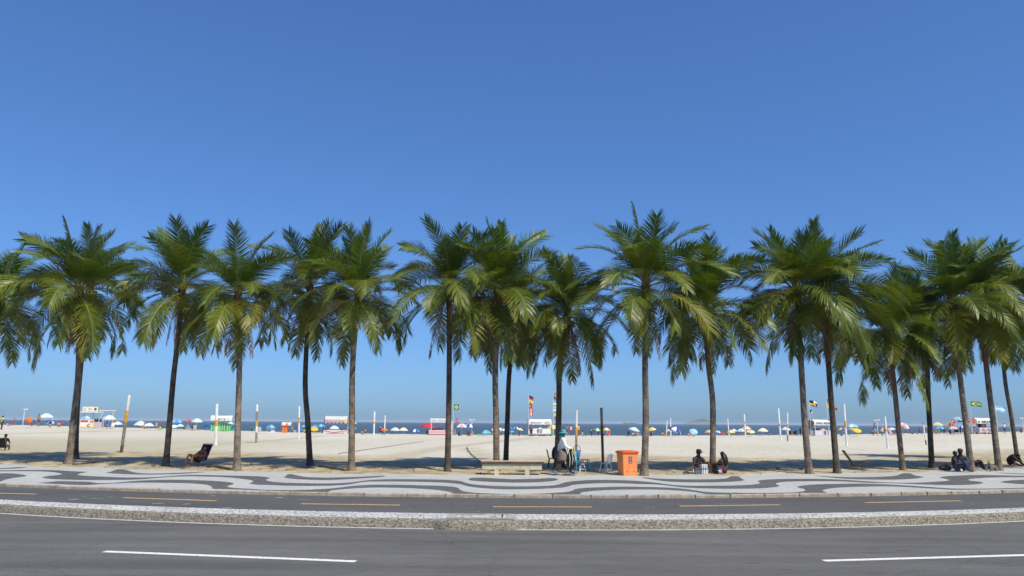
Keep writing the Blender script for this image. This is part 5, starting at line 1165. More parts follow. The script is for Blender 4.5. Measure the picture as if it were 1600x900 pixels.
k6.panel('cool_box', 1270.5, 669, 1279, 671.8, SMR, -.3, .5); k6.bar('strut', (1292, 665), (1296, 671.5), .04, SW, -.5); k6.bar('strut', (1295, 665), (1299, 671.5), .04, SW, -.5)
# 7: right stall
k7 = Stall('white lettered stall between the ringed palm and the leaning palm at right', 1532, 677)
k7.awning('awning', 1523, 652.2, 1551, 661, SW, 1.8, -.9); k7.strokes('awning_lettering', 1524.5, 656.6, 1547, 660, SB, 8, -.95, 15)
for x_ in (1515.5, 1525, 1550): k7.bar('post', (x_, 658 if x_ < 1520 else 653), (x_, 677.4), .05, SGR, -.6)
k7.panel('side_awning', 1500, 656.8, 1518, 658.8, SBR, -.3, 1.2); k7.panel('counter', 1528, 667.2, 1549.5, 675, SPK, -.5, .06); k7.panel('back_board', 1531, 661.4, 1545.5, 667, SB, .6, .06)
k7.strokes('counter_ornament', 1530, 668.5, 1548, 673.8, SLG, 9, -.55, 17)
for q in range(10): k7.panel('crate', 1515.5 + q * 3.1, 674.6, 1518.2 + q * 3.1, 677.2, [SB, SGR, SB, SR, SGR, SBL][q % 6], -.35, .4)
for q in range(3): k7.panel('frame_shelf', 1515.5, 665 + q * 3.6, 1525, 665.6 + q * 3.6, SGR, -.4, .5)
k7.panel('red_crate', 1519.5, 666, 1524, 668.5, SR, -.4, .4); MB().ball((k7.X(1538.5), .2, k7.Z(664.5)), .28, 7, (1.2, .6, 1)).build('pink_bag', C['pink'], k7.root)
# smaller stands
k8 = Stall('orange cabinet under a small white and orange cover', 446, 676.5); k8.panel('cabinet', 441.5, 665.5, 449, 676.3, C['orange'], 0, .7); k8.panel('door_seam', 445, 666.5, 445.3, 676, flat('orange_dark', (176, 84, 34)), -.36, .02)
k8.awning('cover', 440.8, 660, 455, 665, SW, 1.0, -.5); k8.panel('orange_flap', 447.5, 661.5, 450.5, 664.5, C['orange'], -.53, .02); k8.bar('post', (454, 664), (454, 676.5), .03, SGR, .3); k8.root['category'] = 'stand'
k9 = Stall('small white kiosk box under a blue parasol left of the orange cabinet', 423, 675.2); k9.panel('body', 418, 669, 428.5, 673, SW, 0, .6); k9.panel('base', 416.5, 673.1, 429, 675.2, SW, -.05, .7); k9.panel('dark_opening', 419.5, 670, 424, 672.2, SGR, -.31, .02); k9.panel('red_item', 427, 669.8, 428.6, 671.4, SR, -.32, .03); k9.root['category'] = 'stand'

# ------------------------------------------------------------------ flags
def flag_mesh(kind, w, h, seed, sag=0.0):
    nx, ny = 26, 18; mb = MB(); r = random.Random(seed); ph = r.uniform(0, 6); V = []
    for i in range(nx + 1):
        for j in range(ny + 1):
            u, v = i / nx, j / ny; V.append((u * w, .10 * w * u * math.sin(u * 7 + ph + v), (v - 1) * h - sag * u * u * h + .03 * h * math.sin(u * 6 + ph)))
    mb.v = V
    P_ = {'brazil': ['green', 'yellow', 'blue', 'white'], 'argentina': ['sky', 'white', 'amber'], 'germany': ['black', 'red', 'yellow'], 'portugal': ['green', 'red', 'yellow'], 'bands': ['red', 'amber', 'green', 'blue', 'purple'], 'light': ['sky', 'white', 'cyan', 'yellow'], 'colombia': ['yellow', 'blue', 'red'], 'canada': ['red', 'white', 'pink'], 'dark': ['black', 'yellow', 'white', 'purple'], 'red': ['red', 'white', 'navy'], 'quarters': ['taupe', 'amber', 'maroon', 'white'], 'plain_red': ['red', 'orange'], 'black': ['black', 'white'], 'cyan': ['teal', 'white', 'pink'], 'mint': ['lime', 'white']}[kind]
    for i in range(nx):
        for j in range(ny):
            u, v = (i + .5) / nx, (j + .5) / ny; m = 0; dx, dz = u - .5, v - .5
            if kind == 'brazil':
                if abs(dx) / .42 + abs(dz) / .40 < 1: m = 1
                if math.hypot(dx * 1.4, dz) < .22: m = 3 if abs(dz + dx * .2 - .03) < .035 else 2
            elif kind == 'argentina': m = 1 if abs(dz) < .17 else 0; m = 2 if math.hypot(dx * 1.5, dz) < .08 else m
            elif kind in ('germany', 'colombia'): m = 0 if v > .66 else (1 if v > .33 else 2); m = m if kind == 'germany' else (0 if v > .5 else (1 if v > .25 else 2))
            elif kind == 'portugal': m = 0 if u < .4 else 1; m = 2 if math.hypot((u - .4) * 1.4, dz) < .16 else m
            elif kind == 'bands': m = min(4, int((1 - v) * 5))
            elif kind in ('light', 'cyan'): m = int((1 - v) * 6 + u * 2) % len(P_)
            elif kind == 'canada': m = 1 if .28 < u < .72 else 0; m = 2 if math.hypot(dx, dz) < .15 else m
            elif kind == 'dark': m = 1 if (abs(dz + .1) < .12 and u < .8) or abs(dx - dz) < .06 else (2 if dz > .2 and dx > 0 else (3 if dz < -.3 else 0))
            elif kind == 'red': m = 1 if math.hypot(dx * 1.2, dz) < .24 else 0; m = 2 if math.hypot(dx * 1.2, dz) < .12 else m
            elif kind == 'quarters': m = (0 if v > .5 else 1) if u < .5 else (3 if v > .5 else 2)
            elif kind == 'black': m = 1 if u > .6 and v < .5 else 0
            elif kind == 'plain_red': m = 1 if abs(dx - dz) < .12 else 0
            elif kind == 'mint': m = 1 if v < .5 else 0
            mb.f.append((i * (ny + 1) + j, (i + 1) * (ny + 1) + j, (i + 1) * (ny + 1) + j + 1, i * (ny + 1) + j + 1)); mb.m.append(m)
    return mb.mesh('flag_cloth', [C[c] for c in P_], True)
def flag_pole(label, px, ytop, ybase, flags, D=118.0, lean=0.0):
    """flags: (kind, px0, py0, px1, py1, sag)"""
    t = at_y(px, ytop, D); g = terr(t.x, D); s = ppm(Vector((t.x, D, g)))
    root = thing('flag_pole', label, 'flag', (t.x, D, g), 0, 'flags flown by the stalls')
    MB().tube([(lean, 0, -.1), (0, 0, t.z - g + .1)], .028, 6).build('pole', POLE_W, root)
    for i, (kind, x0, y0, x1, y1, sag) in enumerate(flags):
        put('flag', flag_mesh(kind, (x1 - x0) / s, (y1 - y0) / s / (1 + .6 * sag), px + i, sag), root, ((x0 - px) / s, 0, (t.z - g) - (y0 - ytop) / s))
flag_pole('Brazilian flag with red pennant flying above the stall with plain white banner', 708.7, 630.5, 680, [('brazil', 709, 631.5, 717, 640.5, 0.0), ('red', 712.5, 653, 716.5, 661, .3)])
flag_pole('left pole of stall 80 with German, Portuguese and red flags', 826.3, 615.5, 683, [('germany', 826.6, 618, 833.5, 629, .3), ('portugal', 826, 629.6, 831.5, 640, .2), ('canada', 828, 637.5, 832.5, 650, .2)])
flag_pole('right pole of stall 80 with a column of many-coloured flags beside the palm', 864.5, 613, 683, [('bands', 864.8, 614, 870.8, 627, .4), ('light', 863.8, 628.5, 872, 645, .2), ('colombia', 866, 645.5, 872.5, 655.5, 0)])
flag_pole('black and yellow flag flying over stall 81 with a small black pennant below', 1264, 625, 680, [('dark', 1264.3, 625.5, 1277, 636, .35), ('black', 1263.5, 640.3, 1267.8, 645, .1)])
flag_pole('pole with quartered, red and pale flags right of stall 81', 1291, 622, 680, [('quarters', 1291.4, 622.3, 1300, 637.5, .1), ('plain_red', 1295.5, 636, 1307, 641, .2), ('cyan', 1296, 642, 1301, 652, .1)])
flag_pole('Brazilian flag flying between the ringed palm and the leaning palm', 1515, 626.5, 677, [('brazil', 1515.3, 627, 1533, 635.5, .2)])
flag_pole('pale blue and white Argentine flag flying right of the leaning palm', 1554.8, 633.5, 677, [('argentina', 1555, 634, 1571, 644.5, .3)])
flag_pole('small red flag with pale disc under the big pale parasol at right', 1485.5, 654, 677, [('red', 1485.7, 654.5, 1491.3, 661.5, .1)])
flag_pole('plain red flag beside the lettered stall at right', 1516, 652.5, 677, [('plain_red', 1516.3, 653.3, 1522.5, 661.5, .3)])
flag_pole('small green and white flag right of the purple banner tent', 552.8, 658, 678, [('mint', 553, 658.6, 557, 662, .1)])
# beach showers and floodlight stands
def shower(label, px, ytop, ybase, heads, w, D=122, name='shower_post', cat='shower'):
    t = at_y(px, ytop, D); g = terr(t.x, D); s = ppm(t); root = thing(name, label, cat, (t.x, D, g)); H = t.z - g
    MB().tube([(0, 0, -.1), (0, 0, H)], .05, 8).build('column', POLE_W, root)
    MB().tube([(-w / 2 / s, 0, H - .12), (w / 2 / s, 0, H - .05)], .035, 6).build('cross_arm', POLE_W, root)
    for q in heads: MB().lathe([(.12, -.14), (.14, -.06), (.05, .04)], 10, ((q - px) / s, 0, H - .06)).build('head', POLE_W, root, True)
shower('white twin-headed shower post among the bathers at far left', 38.7, 638.6, 665, (40, 42.8), 8); shower('pale T-shaped lamp stand behind the white and blue parasol', 737.5, 654.8, 681, (734.3, 741), 8, name='lamp_stand', cat='lamp')
shower('pale T-shaped lamp stand behind the bare-backed man at right', 1370, 655.6, 679, (1366.5, 1373.5), 9, name='lamp_stand', cat='lamp'); shower('grey metal frame post at the right edge of the beach', 1597, 652.5, 675, (1594, 1600), 8, name='lamp_stand', cat='lamp')

# ------------------------------------------------------------------ umbrellas
for a in [
 ('ice white parasol beside the bare-chested man at far left', 63, 83, 646, 652.5, 'ice', 'white'),
 ('low white and blue parasol tilted left of the leaning palm pair', 72, 85, 656, 664, 'white', 'blue', None, 20, 35),
 ('orange parasol lying on its side at far left', 40, 50.5, 653.8, 665, 'orange', 'orange', 114, 0, 72),
 ('pale blue parasol seen through the yellow stall', 128, 142, 650, 655.5, 'sky', 'ice', 124),
 ('white parasol directly right of the yellow stall', 161.5, 181, 649, 655, 'white', 'ice'),
 ('flat white parasol just left of the tilted post', 176, 192, 658.3, 663, 'white', 'ice'),
 ('larger white parasol of the overlapping pair right of the tilted post', 210, 230, 658, 666.5, 'white', 'ice'),
 ('smaller white parasol of the overlapping pair right of the tilted post', 226, 241, 661, 667, 'white', 'ice'),
 ('bright blue parasol right of the dark patched palm trunk', 267, 284.5, 655, 662.5, 'azure', 'sky', 126),
 ('left white parasol under the bright blue parasol', 264.5, 278, 664, 670, 'white', 'white', 118, 0, 15),
 ('right white parasol under the bright blue parasol', 276, 287.5, 662.7, 667.6, 'white', 'ice', 120),
 ('orange and purple parasol beside a white one left of the green stall', 288, 301, 654.4, 661, 'orange', 'purple', 124),
 ('white parasol left of the green stall', 299.5, 317, 654, 660, 'white', 'ice', 119),
 ('low blue parasol half behind the green stall', 318.5, 329, 663.5, 667.5, 'blue', 'blue', 123),
 ('pale blue parasol inside the right side of the green stall', 354.5, 367, 659, 664.5, 'sky', 'white', 123),
 ('blue parasol over the small white kiosk box', 416, 431.5, 663.8, 668.6, 'azure', 'sky', 119),
 ('small blue parasol behind the dark palm left of the purple banner tent', 470.5, 480, 664, 668, 'azure', 'sky'),
 ('left of two light blue parasols beside the purple banner tent', 485.5, 499, 663, 667, 'azure', 'azure'),
 ('right of two light blue parasols beside the purple banner tent', 496, 508.5, 662.6, 667, 'azure', 'sky'),
 ('bright yellow low parasol left of the purple banner tent', 484.5, 497.5, 667, 674.5, 'yellow', 'amber', 116, 12, 25),
 ('white parasol seen through the purple banner tent', 515, 530, 665.3, 671, 'white', 'ice', 128),
 ('pale blue parasol behind the pale grey palm trunk', 541.5, 557, 665, 671, 'ice', 'sky'),
 ('orange parasol behind the thinner of two white posts', 594.5, 606.5, 669, 673.5, 'orange', 'orange'),
 ('left of two white parasols standing alone left of the red parasol', 610, 625, 668, 673, 'ice', 'white'),
 ('right of two white parasols standing alone left of the red parasol', 623.5, 637.5, 668.3, 673.5, 'white', 'cream'),
 ('small white and blue parasol left of the red parasol', 642, 655.5, 670.3, 674.5, 'white', 'blue'),
 ('large red parasol left of the stall with plain white banner', 658, 679, 661.5, 669.5, 'red', 'red', 122, 8),
 ('pink and white parasol right of the stall with plain white banner', 713, 730.5, 662, 668.5, 'pink', 'white', 120),
 ('blue and white parasol under the T-shaped lamp stand', 726, 741.5, 662, 669, 'white', 'blue', 122, 12),
 ('turquoise parasol low on the sand left of the mottled palm', 751, 768, 672, 677.8, 'teal', 'sky', 117),
 ('white parasol between the two trunks behind the bench', 782, 791.5, 670, 675, 'white', 'ice'),
 ('blue parasol just right of the dark slanting palm', 795, 803, 667, 672, 'blue', 'azure', 126),
 ('white and blue parasol between the dark slanting palm and stall 80', 801.5, 812.5, 667, 672.5, 'white', 'blue', 122),
 ('yellow and white parasol left of stall 80', 808, 817.5, 669, 674.5, 'yellow', 'white', 118, 15),
 ('low turquoise parasol just right of the dark slanting palm', 796, 804, 672.5, 677, 'teal', 'teal', 115),
 ('white parasol seen over the counter of stall 80', 839.5, 848.5, 668, 671, 'white', 'ice', 128),
 ('yellow and white parasol at the right end of stall 80', 854.5, 873, 664, 671, 'cream', 'yellow', 123),
 ('white and green parasol left of the dark wooden post', 926.5, 939.5, 669, 674, 'white', 'green'),
 ('yellow and white parasol right of the dark wooden post', 941.5, 953.5, 668.5, 673, 'yellow', 'white'),
 ('wide white parasol tilted above two sitters left of the tall palm', 981.5, 1000, 667, 672.5, 'white', 'ice', 120, 14),
 ('cream and yellow parasol directly right of the tall palm', 1012, 1025.5, 668, 674, 'cream', 'yellow', 120, -10),
 ('white and blue parasol tilted beside the paired thin posts', 1043, 1065, 667, 675, 'white', 'blue', 118, 28),
 ('small yellow and white parasol behind the paired thin posts', 1041, 1052.5, 670, 674.5, 'yellow', 'white', 124),
 ('pale blue round parasol tipped towards the road above the man in the cap', 1077, 1090, 671.5, 678.5, 'ice', 'sky', 116, 0, 45),
 ('cream and amber parasol left of the palm by the seated man', 1101.5, 1114, 671.8, 676.5, 'amber', 'cream'),
 ('white and blue parasol right of the palm by the seated man', 1117, 1126.5, 673, 678, 'white', 'sky', 120, 15),
 ('small red parasol above the long-haired woman', 1124, 1133.5, 675.3, 680, 'red', 'red', 117),
 ('cream and yellow parasol at the thin plain white post', 1135.5, 1148.5, 672, 676.3, 'cream', 'yellow', 119),
 ('white and blue parasol right of the thin plain white post', 1140.5, 1152.5, 670.2, 674.6, 'white', 'sky', 125),
 ('white parasol left of the white post with yellow band in the right half', 1151, 1164, 670, 674.6, 'ice', 'white', 122),
 ('cream and pink parasol behind the white post with yellow band in the right half', 1158.5, 1173.5, 666, 671, 'cream', 'pink', 127),
 ('yellow and white parasol right of the white post with yellow band in the right half', 1166.5, 1179.5, 672, 677.5, 'yellow', 'white', 117, 0, 20),
 ('white parasol standing alone left of the tilted post with orange band', 1183.5, 1199.5, 669, 674.5, 'white', 'cream'),
 ('white parasol right of the tilted post with orange band', 1220.5, 1234.5, 667.3, 672, 'white', 'ice'),
 ('small yellow parasol seen over the counter of stall 81', 1281.5, 1290, 669.8, 672.4, 'yellow', 'amber', 128),
 ('blue and white parasol behind the tall tilted white post', 1322.5, 1340, 662, 667, 'sky', 'white', 124),
 ('yellow and blue parasol left of the tall tilted white post', 1308.5, 1322.5, 668.5, 676, 'yellow', 'blue', 117, 12),
 ('orange and teal parasol under the blue and white parasol', 1323.5, 1335, 668, 672.3, 'orange', 'teal', 121),
 ('yellow parasol tipped towards the road right of the tall tilted white post', 1332, 1345.5, 670, 675.8, 'yellow', 'yellow', 115, 0, 30),
 ('flat white parasol just right of the post above the deck chair', 1385.5, 1400, 668, 671.3, 'white', 'ice', 121),
 ('white and pink parasol tilted behind the small dark-crowned palm', 1400.5, 1420, 661, 667, 'white', 'pink', 119, 22),
 ('orange and white parasol beside the leaning thin white post', 1443.5, 1453, 665, 669.3, 'amber', 'white'),
 ('yellow and white parasol right of the black palm trunk at right', 1457, 1471.5, 660, 665.3, 'yellow', 'white', 122),
 ('blue parasol under the yellow and white one at right', 1461.5, 1474.5, 666, 670, 'azure', 'sky', 119),
 ('amber parasol left of the small red flag', 1475.5, 1490.5, 661, 666.3, 'amber', 'amber', 121),
 ('white and pink parasol below the amber one', 1482.5, 1495.5, 666.3, 670.5, 'white', 'pink', 117),
 ('large pale blue parasol left of the ringed palm', 1486.5, 1505, 651, 656.3, 'ice', 'sky', 120),
 ('white and blue parasol low beside the ringed palm', 1496.5, 1506.5, 665, 669, 'white', 'blue', 116),
 ('yellow and blue parasol left of the thin dark palm at right', 1573, 1582.5, 662, 668.5, 'yellow', 'blue', 119),
]: umbrella(*a)

# ------------------------------------------------------------------ bathers
def bather(label, px, ytop, ybase, pose, skin, wear, rz=0, hat=None, D=None, hair=True):
    r = random.Random(int(px * 13)); nat = {'stand': 1.70, 'akimbo': 1.70, 'walk': 1.70, 'sit': .88, 'lounge': .82, 'chair': 1.24, 'bend': 1.18, 'squat': 1.0}[pose]
    if D is None: p = hit(px, ybase + .4, 121.5)
    else:
        q = at_y(px, ybase, D); p = Vector((q.x, D, terr(q.x, D)))
    h = (ybase - ytop) / ppm(p) / nat; h = max(.72, min(1.12, h))
    person(label, p - Vector((0, 0, .03)), R_(rz), pose, skin, [(a, C[b]) for a, b in wear], hair, hat and (hat[0], C[hat[1]]), h, slim=r.choice((.92, 1.0, 1.08)))
for a in [
 ('man in yellow shirt standing at the left edge of the sand', 2, 644.3, 671, 'akimbo', 3, [('shirt', 'yellow'), ('shorts', 'dgrey')], 150),
 ('pale bather sitting on the sand left of the shower post', 12.5, 659, 665, 'lounge', 0, [('briefs', 'pink')], 60),
 ('small bather in dark trunks walking left of the shower post', 21, 652.5, 665, 'walk', 1, [('briefs', 'black')], 60, None, 121),
 ('bather in blue on the far side of the tipped orange parasol', 53, 655, 664.5, 'chair', 2, [('shirt', 'blue'), ('shorts', 'navy')], -30),
 ('man in dark trunks standing under the ice white parasol', 59.5, 646, 665.5, 'akimbo', 1, [('shorts', 'brown')], 170),
 ('bather in yellow trunks bending under the low white and blue parasol', 77.5, 660, 667.5, 'squat', 2, [('shorts', 'yellow'), ('vest', 'white')], 60),
 ('bather in pink top left of the pair beside the leaning palms', 91.5, 657.5, 666, 'sit', 1, [('vest', 'pink'), ('briefs', 'navy')], 30),
 ('bather in red and blue right of the pair beside the leaning palms', 97, 656, 666, 'chair', 1, [('vest', 'red'), ('shorts', 'blue')], -20),
 ('bather in yellow half hidden by the leaning palm pair', 108.6, 655.5, 667.5, 'stand', 3, [('shorts', 'yellow')], 90),
 ('vendor in black behind the counter of the yellow stall', 150.5, 649.5, 662, 'stand', 4, [('shirt', 'black'), ('shorts', 'black')], 180, None, 123),
 ('bather in blue sitting under the white parasol right of the yellow stall', 167, 656.5, 667.5, 'chair', 2, [('shirt', 'blue'), ('shorts', 'white')], 40),
 ('bather in pink between the overlapping white parasols', 225.5, 659, 668, 'sit', 0, [('vest', 'pink'), ('briefs', 'pink')], 0),
 ('woman in a light bikini standing left of the man in blue shorts', 244, 660.5, 670.5, 'stand', 1, [('briefs', 'cream'), ('bikini_top', 'cream')], 40),
 ('man in blue shorts and red top left of the dark patched palm', 253.7, 658.7, 670, 'akimbo', 2, [('shorts', 'blue'), ('vest', 'red')], 20),
 ('bather in brown and green chair clothes left of the green stall', 300.5, 662, 671.5, 'chair', 2, [('shirt', 'brown'), ('shorts', 'green')], 200),
 ('shirtless man in black trousers standing at the green stall', 349.3, 656.5, 673.3, 'stand', 1, [('trousers', 'black')], 170),
 ('man in orange trunks standing beside the orange cabinet', 456.3, 661.8, 675.5, 'akimbo', 1, [('shorts', 'orange')], 150),
 ('bather in lime sitting behind the dark palm near the orange cabinet', 475.5, 668, 675.3, 'sit', 1, [('vest', 'lime')], 20),
 ('left bather of the couple standing right of the pale grey palm', 565.7, 671, 678.3, 'sit', 1, [('briefs', 'white'), ('bikini_top', 'white')], 40),
 ('right bather of the couple, in blue trunks, right of the pale grey palm', 570.6, 669, 678.3, 'chair', 1, [('briefs', 'blue')], -150),
 ('bather in dark clothes and white cap between the two white posts', 593.6, 666.8, 677.7, 'chair', 3, [('shirt', 'maroon'), ('shorts', 'black')], 80, ('cap', 'white')),
 ('dark-clad bather sitting under the red parasol', 666.5, 671, 679.5, 'chair', 4, [('shirt', 'black'), ('shorts', 'black')], 60),
 ('bather in pink and lime right of the stall with plain white banner', 710.5, 670.3, 680.5, 'chair', 1, [('vest', 'pink'), ('shorts', 'lime')], -20, ('cap', 'lime')),
 ('bather in black at a low table right of the stall with plain white banner', 716.8, 673.5, 681, 'sit', 4, [('shirt', 'black'), ('shorts', 'black')], 90),
 ('left bather in dark clothes under the blue and white parasol', 731.5, 673, 681, 'sit', 2, [('shirt', 'black')], 30),
 ('right bather in white under the blue and white parasol', 738.5, 671.5, 680.7, 'chair', 1, [('vest', 'white'), ('shorts', 'tan')], -60),
 ('reddish bather sitting left of the mottled palm', 769.5, 667, 680.5, 'akimbo', 0, [('briefs', 'red'), ('vest', 'white')], 150),
 ('bather in white shirt standing right of the mottled palm', 781.8, 666.5, 680.5, 'stand', 2, [('shirt', 'white'), ('shorts', 'grey')], 200),
 ('bather in red sitting left of stall 80', 811.5, 673.8, 680.6, 'sit', 1, [('vest', 'red'), ('briefs', 'blue')], 0),
 ('shirtless man in blue shorts standing at the left end of stall 80', 829.6, 663.3, 681.5, 'stand', 2, [('shorts', 'navy')], 170, None, 114),
 ('bather in lilac standing right of the low-crowned palm trunk', 880.5, 668, 681, 'stand', 2, [('shirt', 'grey'), ('shorts', 'yellow')], 100),
 ('man with bare back standing behind the vendor\'s hat', 886, 664, 681, 'stand', 1, [('shorts', 'blue')], 180, None, 121),
 ('man in white vest and red shorts between the vendor and the yellow-banded post', 892.3, 663.8, 681, 'stand', 2, [('vest', 'white'), ('shorts', 'red')], 160),
 ('man in amber vest and purple shorts right of the yellow-banded post', 904, 662.6, 681, 'stand', 2, [('vest', 'amber'), ('shorts', 'purple')], 200),
 ('bather in white and lime sitting right of the yellow-banded post', 910, 672, 681, 'sit', 2, [('vest', 'white'), ('shorts', 'lime')], 60),
 ('bather in white top bending left of the white and green parasol', 924.3, 670.5, 681, 'bend', 3, [('vest', 'white'), ('shorts', 'black')], 60),
 ('dark bather sitting under the wide white tilted parasol', 982.5, 673, 680.6, 'chair', 4, [('shirt', 'dgrey'), ('shorts', 'black')], -30),
 ('bather in white sitting under the wide white tilted parasol', 989.5, 674.5, 680.8, 'sit', 2, [('shirt', 'white')], 30),
 ('bather in black under the cream and yellow parasol', 1017.5, 675, 680.6, 'sit', 3, [('shirt', 'black')], 0),
 ('pale bather standing left of the paired thin posts', 1035.3, 673, 680.8, 'sit', 1, [('vest', 'cream'), ('briefs', 'maroon')], 60),
 ('bather in red under the pale blue tipped parasol', 1084, 676, 681, 'sit', 1, [('vest', 'red'), ('briefs', 'red')], 10),
 ('bather in pale pink left of the pale blue tipped parasol', 1076, 674.5, 680.6, 'sit', 0, [('briefs', 'pink')], 40),
 ('bather in red beside the white parasol left of the yellow-banded post at right', 1157.3, 674.5, 680.3, 'chair', 1, [('vest', 'red'), ('shorts', 'red')], 40),
 ('sunburnt bather sitting left of the tilted post with orange band', 1202, 673.7, 680, 'sit', 1, [('briefs', 'red')], 70),
 ('man in black trousers and cyan shirt striding left of stall 81', 1244.5, 665.8, 680.5, 'walk', 3, [('shirt', 'cyan'), ('trousers', 'black')], -70),
 ('bather in navy standing between the striding man and stall 81', 1251, 667, 680.3, 'stand', 2, [('shorts', 'navy'), ('vest', 'navy')], 30),
 ('shirtless man with white and blue shorts walking away right of the deck chair', 1367.6, 658.8, 680.8, 'walk', 2, [('shorts', 'sky')], 190),
 ('small bather squatting beside the shirtless walking man', 1363, 669.5, 678.5, 'squat', 1, [('briefs', 'navy')], 40),
 ('brown-backed person bending beside the post above the deck chair', 1379, 665.5, 680.5, 'bend', 2, [('shorts', 'white'), ('vest', 'orange')], 110),
 ('bather in pink left of the small dark-crowned palm trunk', 1401, 668, 679, 'chair', 1, [('vest', 'pink'), ('shorts', 'maroon')], -60),
 ('dark-haired bather reclining right of the small dark-crowned palm trunk', 1425, 666, 676.8, 'lounge', 2, [('briefs', 'navy')], 60),
 ('bather in purple sitting left of the leaning thin white post', 1437, 667, 677, 'chair', 2, [('vest', 'purple'), ('briefs', 'black')], 10),
 ('bather in tan under the blue parasol at right', 1462.5, 669, 677, 'sit', 1, [('vest', 'tan')], 30),
 ('bather in brown sitting under the amber parasol', 1475.5, 668.5, 677, 'chair', 2, [('shirt', 'brown'), ('shorts', 'dgrey')], -30),
 ('bather in red right of the white and pink parasol', 1484.5, 669.5, 677.3, 'sit', 2, [('vest', 'red')], 20),
 ('person in dark blue standing under the large pale blue parasol', 1502, 665, 677.3, 'stand', 3, [('shirt', 'navy'), ('trousers', 'black')], 120),
 ('bare-backed man standing right of the leaning palm', 1558.2, 660, 675.5, 'stand', 1, [('shorts', 'white')], 170),
 ('man in white shirt and dark shorts between the leaning palm and thin dark palm', 1570.2, 659.8, 674.5, 'stand', 3, [('shirt', 'white'), ('shorts', 'navy')], 160),
 ('bather in red and navy sitting at the right edge', 1595.5, 668, 675, 'sit', 2, [('vest', 'red'), ('shorts', 'navy')], -30),
]: bather(*a)
# chairs between the parasols
GC = 'low chairs along the water edge'
def low_chair(label, px, py, c, rz, sc_=.8): beach_chair(label, hit(px, py, 121.5), R_(rz), C[c], None, POLE_W, sc_, 'chair', GC)
for a in [('blue chair facing away right of the tipped orange parasol', 52, 665, 'blue', 160), ('white chair under the white parasol right of the yellow stall', 175.5, 668, 'white', 20), ('green chair left of the orange and purple parasol', 289.5, 671, 'green', 150), ('white chair at the left foot of the orange and purple parasol', 295.5, 671.5, 'white', 170), ('white chair right of the brown-clad bather left of the green stall', 304.5, 671.3, 'white', 200),
          ('white chair behind the weathered grey post', 405.8, 674.7, 'white', 190), ('green chair left of the weathered grey post', 396, 674.5, 'green', 150), ('white chair with red cloth right of the orange cabinet', 460.5, 675.7, 'white', 120), ('blue chair at the thin white post by the orange cabinet', 470.5, 675.5, 'blue', 40),
          ('dark chair left under the purple banner tent', 512, 677, 'black', 150), ('dark chair right under the purple banner tent', 533, 677, 'navy', 200), ('red chair right of the dark wooden post', 943.8, 681, 'red', 30), ('red chair under the yellow and white parasol by the dark wooden post', 949.8, 681, 'red', -30), ('purple chair left of the dark wooden post', 935, 681, 'purple', 170), ('red chair on the sand left of the tall palm', 998, 681, 'red', 60), ('orange chair at the foot of the tall palm', 1011.5, 681, 'orange', 10),
          ('dark chair left of the striding man', 1235.5, 680.4, 'brown', 150), ('brown chair beside the striding man', 1239.8, 680.4, 'maroon', 190), ('pink chair by the bather in pink at right', 1394.5, 680, 'pink', 30), ('grey chair left of the bather in tan', 1459.8, 677.3, 'grey', 160), ('dark chair under the white and pink parasol at right', 1490.5, 677.5, 'black', 200), ('grey chair between the amber and pale blue parasols', 1495.5, 677.5, 'dgrey', 160), ('green chair in front of the blue parasol at right', 1468.5, 677.3, 'green', 180)]:
    low_chair(*a)
gb = thing('beach_bag', 'pale green beach bag left of the man in blue shorts', 'bag', hit(249.8, 671.3, 121.5)); MB().lathe([(.26, 0), (.24, .22), (.10, .45), (.03, .52)], 8).build('bag_body', C['lime'], gb, True); MB().tube([(-.08, 0, .42), (0, 0, .62), (.08, 0, .42)], .02, 5).build('strap', C['green'], gb)
bl = tag(MB().ball((0, 0, .14), .15, 8).build('beach_ball', C['lime'], None, True, hit(748, 681, 121.5)), 'lime green ball on the sand left of the turquoise parasol', 'ball')
bl2 = tag(MB().ball((0, 0, .14), .16, 8, (1.3, 1, .8)).build('dark_bag', C['black'], None, True, hit(1315, 680.8, 121.5)), 'black bag on the sand left of the tall tilted white post', 'bag')
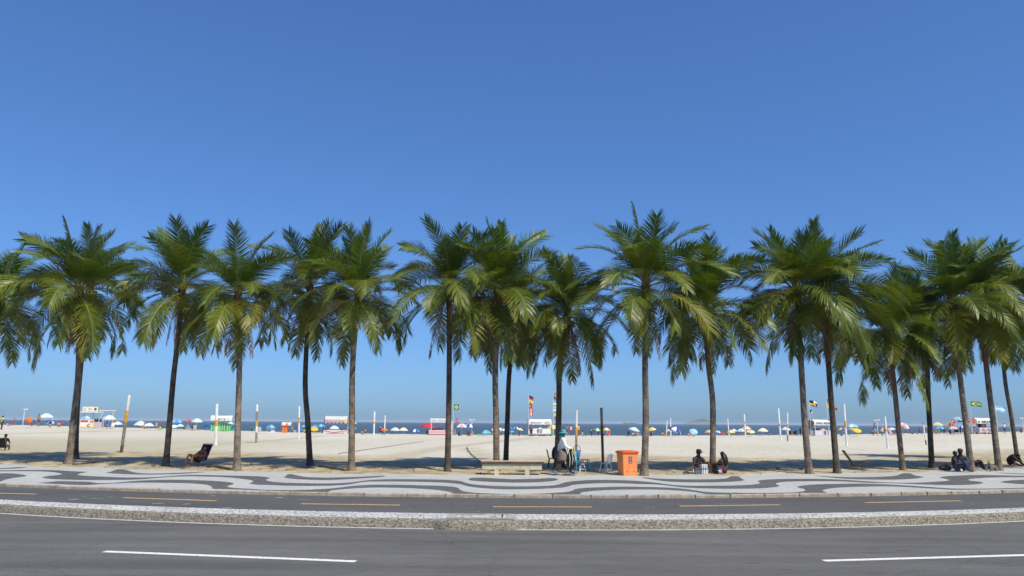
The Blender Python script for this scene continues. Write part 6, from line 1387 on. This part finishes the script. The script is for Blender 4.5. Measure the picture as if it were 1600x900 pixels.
# boats off the beach
def boat(label, px, D, L, sail):
    p = at_y(px, 664, D); t = thing('boat', label, 'boat', (p.x, D, Z_SEA), R_(90) if sail else 0, 'boats on the horizon')
    mb = MB(); n = 8; V = []
    for i in range(n + 1):
        u = i / n; hh = L * (.12 if sail else .05); w = L * .16 * math.sin(PI * min(1, .25 + u * .75)) ** .7; x = (u - .5) * L
        V += [(x, -w, hh), (x, w, hh), (x, 0, -L * .03)]
    mb.add(V, [(3 * i, 3 * i + 3, 3 * i + 5, 3 * i + 2) for i in range(n)] + [(3 * i + 1, 3 * i + 2, 3 * i + 5, 3 * i + 4) for i in range(n)] + [(3 * i, 3 * i + 1, 3 * i + 4, 3 * i + 3) for i in range(n)])
    mb.build('hull', C['white'] if sail else C['dgrey'], t)
    if sail:
        MB().tube([(0, 0, 0), (0, 0, L * 1.25)], L * .012, 6).build('mast', C['grey'], t)
        MB().add([(0, .02, L * .2), (-L * .45, .1, L * .2), (0, .02, L * 1.2), (-L * .15, .16, L * .55)], [(0, 1, 3), (0, 3, 2), (1, 2, 3)]).build('sail', C['white'], t)
    else:
        cbox(MB(), -L * .42, -L * .28, -L * .06, L * .06, L * .05, L * .13, .1).build('bridge', C['grey'], t)
        for q in (-.1, .05, .2): cbox(MB(), L * q, L * (q + .10), -L * .06, L * .06, L * .05, L * .07, .1).build('cargo', C['brown'], t)
boat('tiny white sailing boat on the horizon below the island', 1092.5, 2600, 11, True); boat('tiny white sailing boat on the horizon left of the two white posts', 577.5, 2600, 11, True); boat('second tiny sailing boat right of the island\'s peak', 1104.5, 3000, 10, True)
boat('long low grey ship on the horizon left of the tall palm', 985, 5600, 110, False)

# ------------------------------------------------------------------ sea haze
hz = MB().box((0, 5950, 5.5), (25000, 12500, 18.4)).build('haze', None)
hm = bpy.data.materials.new('haze'); hm.use_nodes = True; N = hm.node_tree.nodes; N.remove(N['Principled BSDF'])
pv = N.new('ShaderNodeVolumePrincipled'); pv.inputs['Color'].default_value = (0.80, 0.88, 1.0, 1); pv.inputs['Density'].default_value = HAZE
hm.node_tree.links.new(pv.outputs[0], N['Material Output'].inputs['Volume'])
hz.data.materials.clear(); hz.data.materials.append(hm); hz['kind'] = 'stuff'; hz['label'] = 'thin sea haze'
